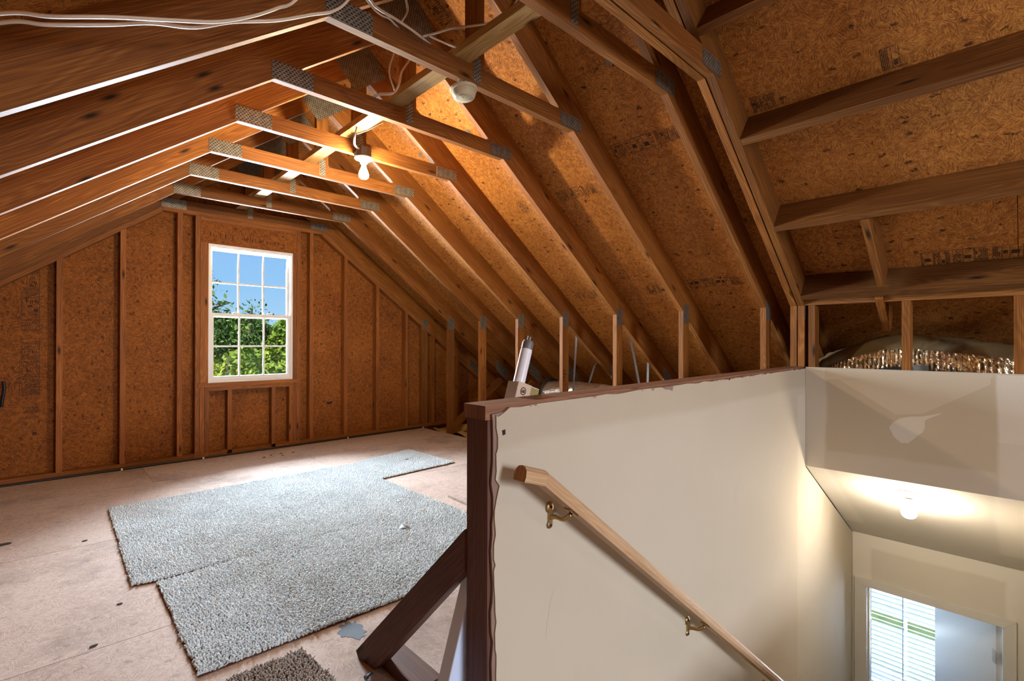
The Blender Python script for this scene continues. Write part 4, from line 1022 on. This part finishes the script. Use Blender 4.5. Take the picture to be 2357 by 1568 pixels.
# ------------------------------------------------------------------ small litter on the floor
def flake(nm, c, pts, th, mat, label, cat, group=None):
    o = prism(nm, [(c[0] + a, c[1] + b) for a, b in pts], 'xy', c[2], c[2] + th, mat); return tag(o, label, cat, group)
fs_ = build('foil_scrap', [(1.515, 2.55, .0155), (1.54, 2.575, .024), (1.57, 2.54, .016), (1.545, 2.52, .020), (1.53, 2.535, .030), (1.56, 2.525, .026)],
            [(0, 1, 4), (1, 2, 5, 4), (2, 3, 5), (0, 4, 3), (3, 4, 5), (0, 3, 2, 1)], M['foilscrap']); tag(fs_, 'crumpled silver foil scrap on the near grey carpet', 'foil scrap')
bo = thing('bolt', 'small metal bolt lying by the foot of the diagonal brace', 'bolt', (.765, 1.50, 0))
lathe('head', [(.009, 0), (.009, .006)], M['bolt'], bo, (.765, 1.50, .009), 6, (1, .3, 0), False); lathe('shank', [(.0045, .006), (.0045, .03)], M['bolt'], bo, (.765, 1.50, .009), 10, (1, .3, 0))
sp_ = []
random.seed(9)
for i in range(26):
    t_ = 2 * math.pi * i / 26; rr = random.uniform(.045, .08); sp_.append((.86 + rr * math.cos(t_) * .75, 1.80 + rr * math.sin(t_) * 1.05))
pa = prism('paint_stain', sp_, 'xy', .0003, .0009, M['bluepaint'], floor)
for i, (x, y, s_) in enumerate(((-.163, 3.86, .03), (1.52, 5.05, .012), (1.60, 5.10, .010), (1.70, 5.12, .012), (1.68, 5.02, .009), (1.80, 5.08, .01), (.16, 3.62, .012), (.23, 2.65, .008), (.13, 2.35, .010), (2.45, 4.0, .012))):
    a = random.uniform(0, 3.1); pts = [(s_ * math.cos(a + k_ * 1.05) * (1 if k_ % 3 else 1.5), s_ * math.sin(a + k_ * 1.05) * .6) for k_ in range(6)]
    zz = .0145 if i == 9 else .0004
    flake('wood_chip', (x, y, zz), pts, .004, M['chip'],
          ['dark wood chip on the floor at the left picture edge', 'dark crumb nearest the window wall among the floor crumbs', 'second dark crumb below the window', 'dark crumb under the right window jamb', 'dark crumb nearest the large carpet below the window', 'rightmost dark crumb below the window', 'thin dark chip left of the large carpet', 'tiny dark chip on bare floor left of the near carpet', 'dark chip on bare floor at lower left', 'dark fleck on the small far carpet'][i], 'wood chip', 'dark crumbs on the floor')

# ------------------------------------------------------------------ ducts and straps under the right eave
def duct(nm, label, pts, radii, mat, ribs=0):
    t = thing(nm, label, 'duct', Vector(pts[0]))
    path = catmull(pts, 14); vs, fs, seg = [], [], 28
    for i, p in enumerate(path):
        tt = i / (len(path) - 1); d_ = (path[min(i + 1, len(path) - 1)] - path[max(i - 1, 0)]).normalized(); s_ = d_.cross(Vector((0, 0, 1))).normalized(); w_ = s_.cross(d_)
        rr = radii(tt)
        for k_ in range(seg):
            a = 2 * math.pi * k_ / seg; q = rr * (1 + .045 * math.sin(7 * a + 9 * tt) * math.sin(30 * tt) + random.uniform(-.025, .025))
            vs.append(p + s_ * q * math.cos(a) + w_ * q * math.sin(a) * .85)
    for i in range(len(path) - 1):
        for k_ in range(seg): fs.append((i * seg + k_, i * seg + (k_ + 1) % seg, (i + 1) * seg + (k_ + 1) % seg, (i + 1) * seg + k_))
    fs.append(tuple(range(seg))[::-1]); fs.append(tuple(range((len(path) - 1) * seg, len(path) * seg)))
    build('jacket', vs, fs, mat, t, smooth=True)
    return t, path
d1, p1 = duct('flexible_duct', 'silver foil duct low behind the knee wall studs near the lamp tube', [(4.22, 3.78, .52), (4.22, 3.4, .53), (4.24, 3.0, .52), (4.25, 2.5, .48), (4.3, 1.6, .30)], lambda t: .175, M['foil'])
tube('tape_band', [(4.22, 3.80, .52), (4.22, 3.77, .52)], .185, M['tape'], d1, 28, n=1)
d2, p2 = duct('flexible_duct', 'large wrinkled foil duct bulging behind the studs above the end wall', [(3.897, 1.30, .66), (3.897, 1.0, .80), (3.897, .82, .905), (3.897, .58, .992), (3.897, .36, .978), (3.897, .08, .945), (3.897, -.25, .88), (3.897, -.8, .80)], lambda t: .200, M['ductjacket'])
# crinkled inner foil on the camera side of the big duct
vs, fs = [], []
n_a, n_l = 10, 150
for i in range(n_l + 1):
    tt = .16 + .60 * i / n_l; ii = tt * (len(p2) - 1); i0 = int(ii); p = p2[i0].lerp(p2[min(i0 + 1, len(p2) - 1)], ii - i0)
    for k_ in range(n_a + 1):
        a = math.radians(30 - 52 * k_ / n_a)
        rr = .207 + .006 * math.sin(i * 1.9 + .5 * math.sin(k_)) + random.uniform(-.004, .004)
        vs.append(p + Vector((-1, 0, 0)) * rr * math.cos(a) + Vector((0, 0, 1)) * rr * math.sin(a) * .85)
for i in range(n_l):
    for k_ in range(n_a): b_ = i * (n_a + 1) + k_; fs.append((b_, b_ + 1, b_ + n_a + 2, b_ + n_a + 1))
M['crinkle'] = foil_mat('crinkled_foil', (.88, .74, .52, 1)); M['crinkle'].node_tree.nodes['Principled BSDF'].inputs['Roughness'].default_value = .22
wf = build('inner_foil', vs, fs, M['crinkle'], d2, smooth=False)
so_ = wf.modifiers.new('thick', 'SOLIDIFY'); so_.thickness = .002
box('joint_tape', (3.684, .39, .94), (3.687, .46, .985), M['greytape'], d2)
bt = [(.66, .95), (.55, .972), (.42, .962), (.26, .952), (.26, .90), (.66, .90)]
prism('black_tape', bt, 'yz', 3.688, 3.691, M['tape'], d2)
def strap(pts, label):
    vs, fs = [], []
    for p in pts:
        for dy_ in (-.012, .012):
            for dx_ in (0, .0015): vs.append((p[0] + dx_, p[1] + dy_, p[2]))
    for i in range(len(pts) - 1):
        b_ = i * 4
        fs += [(b_, b_ + 2, b_ + 6, b_ + 4), (b_ + 1, b_ + 5, b_ + 7, b_ + 3), (b_, b_ + 4, b_ + 5, b_ + 1), (b_ + 2, b_ + 3, b_ + 7, b_ + 6)]
    fs += [(0, 1, 3, 2), (len(vs) - 4, len(vs) - 2, len(vs) - 1, len(vs) - 3)]
    o = build('hanger_strap', vs, fs, M['steel']); tag(o, label, 'strap', 'metal straps hanging the duct')
strap([(4.0, 3.231, zb(4.0) + .23), (4.0, 3.231, 1.2), (4.02, 3.26, 1.0), (4.04, 3.31, .55)], 'grey metal strap hanging right of the stud beside the lamp tube')
strap([(4.0, 2.60, zb(4.0) + .23), (4.0, 2.605, 1.22), (4.02, 2.56, 1.0), (4.04, 2.49, .62)], 'grey metal strap hanging between the middle knee wall studs')
strap([(4.5, 3.34, zb(4.5) + .23), (4.48, 3.36, .85), (4.42, 3.43, .55)], 'darker far strap hanging left of the second stud from the lamp tube')
strap([(4.5, 2.685, zb(4.5) + .23), (4.48, 2.68, 1.0), (4.43, 2.66, .55)], 'darker far strap right of the middle hanging strap')

# ------------------------------------------------------------------ window blind in the lower room
window_2 = struct('window_2', (XB, .7, WZ0), 'white window behind the blind in the room beyond the door')
def ringx(nm, y0, y1, z0, z1, w_, x0, x1, mat, parent):
    O = [(y0, z0), (y1, z0), (y1, z1), (y0, z1)]; I = [(y0 + w_, z0 + w_), (y1 - w_, z0 + w_), (y1 - w_, z1 - w_), (y0 + w_, z1 - w_)]; vs, fs = [], []
    for xx in (x0, x1):
        vs += [(xx, a, b) for a, b in O] + [(xx, a, b) for a, b in I]
    for i in range(4):
        j = (i + 1) % 4; fs += [(i, j, 4 + j, 4 + i), (8 + i, 12 + i, 12 + j, 8 + j), (i, 8 + i, 8 + j, j), (4 + i, 4 + j, 12 + j, 12 + i)]
    return build(nm, vs, fs, mat, parent)
fr_ = ringx('window_frame', WY0, WY1, WZ0, WZ1, .035, XB + .015, XB + .09, M['white'], window_2)
zmr = -1.50
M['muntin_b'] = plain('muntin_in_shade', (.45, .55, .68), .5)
box('meeting_rail', (XB + .03, WY0 + .035, zmr - .02), (XB + .07, WY1 - .035, zmr + .02), M['muntin_b'], window_2)
for y in (.555, .80):
    box('muntin', (XB + .045, y - .01, WZ0 + .035), (XB + .055, y + .01, zmr - .02), M['white'], window_2); box('muntin', (XB + .045, y - .01, zmr + .02), (XB + .055, y + .01, WZ1 - .035), M['white'], window_2)
for y0, y1 in ((WY0 + .035, .545), (.565, .79), (.81, WY1 - .035)):
    for z0, z1 in ((WZ0 + .035, zmr - .02), (zmr + .02, WZ1 - .035)):
        box('pane', (XB + .048, y0, z0), (XB + .052, y1, z1), M['glass'], window_2)
bl = thing('window_blind', 'white slatted blind in the window seen through the doorway', 'blind', (5.83, .70, WZ0))
BY0, BY1 = .26, 1.16
box('headrail', (5.80, BY0, WZ1 - .035), (5.86, BY1, WZ1 + .01), M['slat'], bl)
z = WZ1 - .06; i = 0; proto = None
while z > WZ0 + .02:
    tilt = math.radians(68)
    if -1.56 < z < -1.50: tilt = math.radians(30)
    hv = Vector((-math.cos(tilt), 0, math.sin(tilt))) * .025; nv_ = Vector((math.sin(tilt), 0, math.cos(tilt))) * .0012
    o = obox('slat', (5.83, (BY0 + BY1) / 2, z), (0, (BY1 - BY0) / 2, 0), hv, nv_, M['slat'], bl); z -= .0455
box('bottom_rail', (5.805, BY0, WZ0 - .025), (5.855, BY1, WZ0 + .005), M['slat'], bl)
for y in (1.045, .80, .565, .33):
    box('ladder_cord', (5.8005, y - .0035, WZ0), (5.8025, y + .0035, WZ1 - .04), M['muntin_b'], bl)

# ------------------------------------------------------------------ grade stamps printed on the sheets
def stamp(parent, o, ex, ey, L_, H_, seed, frame=True, dense=.5, nm='grade_stamp'):
    """printed grade mark: outline, dividers and rows of print, as thin ink on the sheet"""
    rr = random.Random(seed); o, ex, ey = Vector(o), Vector(ex).normalized(), Vector(ey).normalized(); qs = []
    def R_(x0, x1, y0, y1): qs.append([o + ex * x0 + ey * y0, o + ex * x1 + ey * y0, o + ex * x1 + ey * y1, o + ex * x0 + ey * y1])
    lw = .0022
    if frame:
        R_(0, L_, 0, lw); R_(0, L_ * .62, H_ - lw, H_); R_(0, lw, 0, H_); R_(.006, .006 + lw, 0, H_)
    x = .012
    while x < L_ - .02:
        w_ = rr.uniform(.018, .045); kind = rr.random()
        if kind < .35:
            for i in range(int(w_ / .006)):
                y = .006
                while y < H_ - .012:
                    l_ = rr.uniform(.004, .016)
                    if rr.random() < .75: R_(x + i * .006, x + i * .006 + .0032, y, min(y + l_, H_ - .008))
                    y += l_ + .003
        elif kind < .7:
            for j in range(int(H_ / .011)):
                if rr.random() < .6: R_(x + .003, x + w_ * rr.uniform(.5, .9), .008 + j * .011, .008 + j * .011 + rr.uniform(.003, .0055))
        elif kind < .85:
            yy = rr.uniform(.01, H_ * .5)
            for j in range(5): R_(x + .002, x + w_ * .75, yy + j * .0052, yy + j * .0052 + .004)
        else:
            for i in range(3): R_(x + i * .006, x + i * .006 + .002, .004, H_ - .006)
        R_(x + w_, x + w_ + .0016, .002, H_ - .004); x += w_ + .004
    ob = quads(nm, qs, M['ink'], parent); return ob
def zs(x): return ZPEAK + DV - SL * (x - XR) - .0016
def roof_stamp(x, y, L_, H_, seed, **kw):
    """x,y = upper far corner on the right slope; print runs towards the viewer"""
    s = (x - XR) / k
    i = max(j for j in range(4) if srows[j] <= s)
    par = None
    for (sd, a, b), ob in RS.items():
        if sd == 1 and a == i:
            ys = [ (ob.matrix_world @ v.co).y for v in ob.data.vertices] if False else [v.co.y + ob.location.y + ceil.location.y for v in ob.data.vertices]
            if min(ys) <= y <= max(ys): par = ob
    xe = x + H_ * k
    return stamp(par or ceil, (xe, y, zs(xe)), (0, -1, 0), (-k, 0, k * SL), L_, H_, seed, **kw)
roof_stamp(2.553, 1.80, .53, .095, 1); roof_stamp(2.560, 1.20, .10, .10, 2, dense=.9)
roof_stamp(2.72, 2.40, .33, .09, 3); roof_stamp(3.57, 2.18, .36, .11, 4, frame=False); roof_stamp(3.556, 1.80, .40, .09, 5)
roof_stamp(3.525, .41, .42, .105, 6); roof_stamp(2.556, .96, .12, .085, 7); roof_stamp(2.543, .43, .085, .10, 8)
roof_stamp(2.70, 2.82, .10, .13, 9, frame=False); roof_stamp(2.70, 3.50, .09, .09, 10, frame=False); roof_stamp(3.57, 2.95, .3, .1, 12, frame=False); roof_stamp(1.57, 2.41, .12, .17, 11, frame=False)
gp = [c_ for c_ in wall_gable.children if c_.name.startswith('osb_panel')][1]
for (x0, z0, L_, H_, sd_, fr_a) in ((-.038, 1.20, .50, .105, 21, True), (-.036, .68, .46, .118, 22, True), (-.034, .48, .085, .105, 23, False), (-.034, .34, .05, .115, 24, False)):
    stamp(gp, (x0, 5.5345, z0), (0, 0, 1), (-1, 0, 0), L_, H_, sd_, frame=fr_a)
qs = []
random.seed(17)
hd = [c_ for c_ in wall_gable.children if c_.name.startswith('header') and 'strip' not in c_.name][0]
x = 1.15
while x < 1.88:
    w_ = random.uniform(.008, .02); h_ = random.uniform(.02, .05)
    qs.append([(x, YG + .0055, 2.13), (x + w_ * .35, YG + .0055, 2.13), (x + w_ * .35, YG + .0055, 2.13 + h_), (x, YG + .0055, 2.13 + h_)])
    if random.random() < .6: qs.append([(x, YG + .0055, 2.13 + h_ * .5), (x + w_, YG + .0055, 2.13 + h_ * .5), (x + w_, YG + .0055, 2.135 + h_ * .5), (x, YG + .0055, 2.135 + h_ * .5)])
    x += w_ + random.choice([.006, .01, .03])
quads('printed_text', qs, M['ink'], hd)
kn = [c_ for c_ in trusses[2].children if c_.name.startswith('knee_stud')][0]
qs = []
for j in range(5):
    z_ = .70 + j * .032
    for a, b, c, d in ((.015, .022, 0, .022), (.04, .047, 0, .022), (.022, .04, .009, .014), (.018, .045, .019, .024)):
        if random.random() < .8: qs.append([(KX + a, Y1 + 2 * SP - .0006, z_ + c), (KX + b, Y1 + 2 * SP - .0006, z_ + c), (KX + b, Y1 + 2 * SP - .0006, z_ + d), (KX + a, Y1 + 2 * SP - .0006, z_ + d)])
quads('printed_text', qs, M['ink'], kn)
bm_ = quads('burn_mark', [[(2.33, 5.5342, .405), (2.345, 5.5342, .43), (2.365, 5.5342, .415), (2.395, 5.5342, .432), (2.405, 5.5342, .41), (2.37, 5.5342, .395)]], M['ink'], [c_ for c_ in wall_gable.children if c_.name.startswith('osb_panel')][-3])

# ------------------------------------------------------------------ outside: ground and trees
gr = build('ground', [(-80, -80, -6.2), (80, -80, -6.2), (80, 120, -6.2), (-80, 120, -6.2)], [(0, 1, 2, 3)], M['grass']); gr['kind'] = 'structure'; gr['label'] = 'grassy ground outside'
def tree(nm, label, x, y, top, rad, mat, n, leaf, sparse=1., seed=0, low=.25, mat2=None):
    rg = np.random.default_rng(seed); h = top + 6.2
    t = thing(nm, label, 'tree', (x, y, -6.2), 'trees outside the window')
    tube('trunk', [(x, y, -6.2), (x + .1, y, -6.2 + h * .4), (x, y + .1, -6.2 + h * .75), (x + .05, y, top - .2)], .16, M['bark'], t, 8, radii=lambda s: .17 * (1 - .85 * s))
    for i in range(5):
        a = i * 1.26 + seed; z0 = -6.2 + h * (.4 + .1 * i)
        tube('branch', [(x, y, z0), (x + math.cos(a) * rad * .4, y + math.sin(a) * rad * .4, z0 + rad * .35), (x + math.cos(a) * rad * .8, y + math.sin(a) * rad * .8, z0 + rad * .5)], .05, M['bark'], t, 6, radii=lambda s: .06 * (1 - .8 * s))
    # leaf clusters spread over lumps of the crown
    nl = 26; cz = -6.2 + h * (.5 + low / 2); hz_ = h * (1 - low) / 2
    lumps = rg.normal(0, 1, (nl, 3)); lumps /= np.linalg.norm(lumps, axis=1)[:, None]; lumps *= rg.uniform(.45, .82, (nl, 1))
    idx = rg.integers(0, nl, n); p = rg.normal(0, 1, (n, 3)); p /= np.linalg.norm(p, axis=1)[:, None]; p *= (rg.uniform(.3, 1, (n, 1)) ** .4) * .40 * sparse
    p = (lumps[idx] + p) * np.array([rad, rad, hz_]) + np.array([x, y, cz])
    p[:, 2] = np.minimum(p[:, 2], top)
    q = rg.normal(0, 1, (n, 3)); q /= np.linalg.norm(q, axis=1)[:, None]; s_ = np.cross(q, rg.normal(0, 1, (n, 3))); s_ /= np.linalg.norm(s_, axis=1)[:, None]
    ls = leaf * rg.uniform(.6, 1.3, (n, 1)); V = np.stack([p - q * ls, p + s_ * ls * .5, p + q * ls, p - s_ * ls * .5], 1).reshape(-1, 3)
    me = bpy.data.meshes.new('foliage'); me.from_pydata((V - np.array([x, y, -6.2])).tolist(), [], [(4 * i, 4 * i + 1, 4 * i + 2, 4 * i + 3) for i in range(n)]); me.materials.append(M[mat])
    if mat2:
        me.materials.append(M[mat2]); me.polygons.foreach_set('material_index', (idx % 3 == 0).astype(np.int32))
    o = link(bpy.data.objects.new('foliage', me)); o.parent = t; o['kind'] = 'stuff'
    return t
tree('leafy_tree', 'bright yellow green tree low in the left window panes', 2.75, 11.6, 1.00, 1.05, 'leafyellow', 16000, .075, seed=1, mat2='leaf', low=.45)
tree('leafy_tree', 'yellow green tree low in the middle of the window', 3.75, 13.2, .85, 1.1, 'leafyellow', 16000, .08, seed=2, mat2='leaf', low=.45)
tree('leafy_tree', 'grey green tree low in the right window panes', 4.75, 12.0, .95, 1.0, 'leaf', 16000, .075, seed=3, mat2='leafdark', low=.45)
tree('leafy_tree', 'dark green tree behind, in the middle below the sash rail', 5.9, 21.5, 2.15, 1.5, 'leaf', 20000, .12, seed=4, mat2='leafdark', low=.45)
tree('leafy_tree', 'dark green tree behind, at the left below the sash rail', 4.1, 19.0, 2.0, 1.45, 'leaf', 20000, .12, seed=5, mat2='leafdark', low=.45)
tree('leafy_tree', 'olive tree behind, at the right below the sash rail', 7.6, 20.0, 2.15, 1.6, 'leaf', 20000, .12, seed=6, mat2='leafyellow', low=.45)
tree('leafy_tree', 'tall sparse tree against the sky at the left of the upper sash', 3.05, 15.6, 3.7, .95, 'leafdark', 1300, .07, sparse=1.3, seed=7, low=.66)
tree('leafy_tree', 'thin tree top just above the sash rail in the middle pane', 4.75, 17.2, 2.45, .7, 'leafdark', 500, .07, sparse=1.4, seed=8, low=.75)
for i in range(7):
    tree('leafy_tree', ['far tree of the wood line, leftmost', 'far tree of the wood line, second from the left', 'far tree of the wood line, third from the left', 'far tree of the wood line, in its middle', 'far tree of the wood line, third from the right', 'far tree of the wood line, second from the right', 'far tree of the wood line, rightmost'][i], 5.4 + i * 2.3, 31 + (i % 2) * 2.4, 1.9 + .25 * math.sin(i * 2.1), 1.6, 'leaf' if i % 2 else 'leafdark', 9000, .17, seed=20 + i, mat2='leafdark', low=.2)
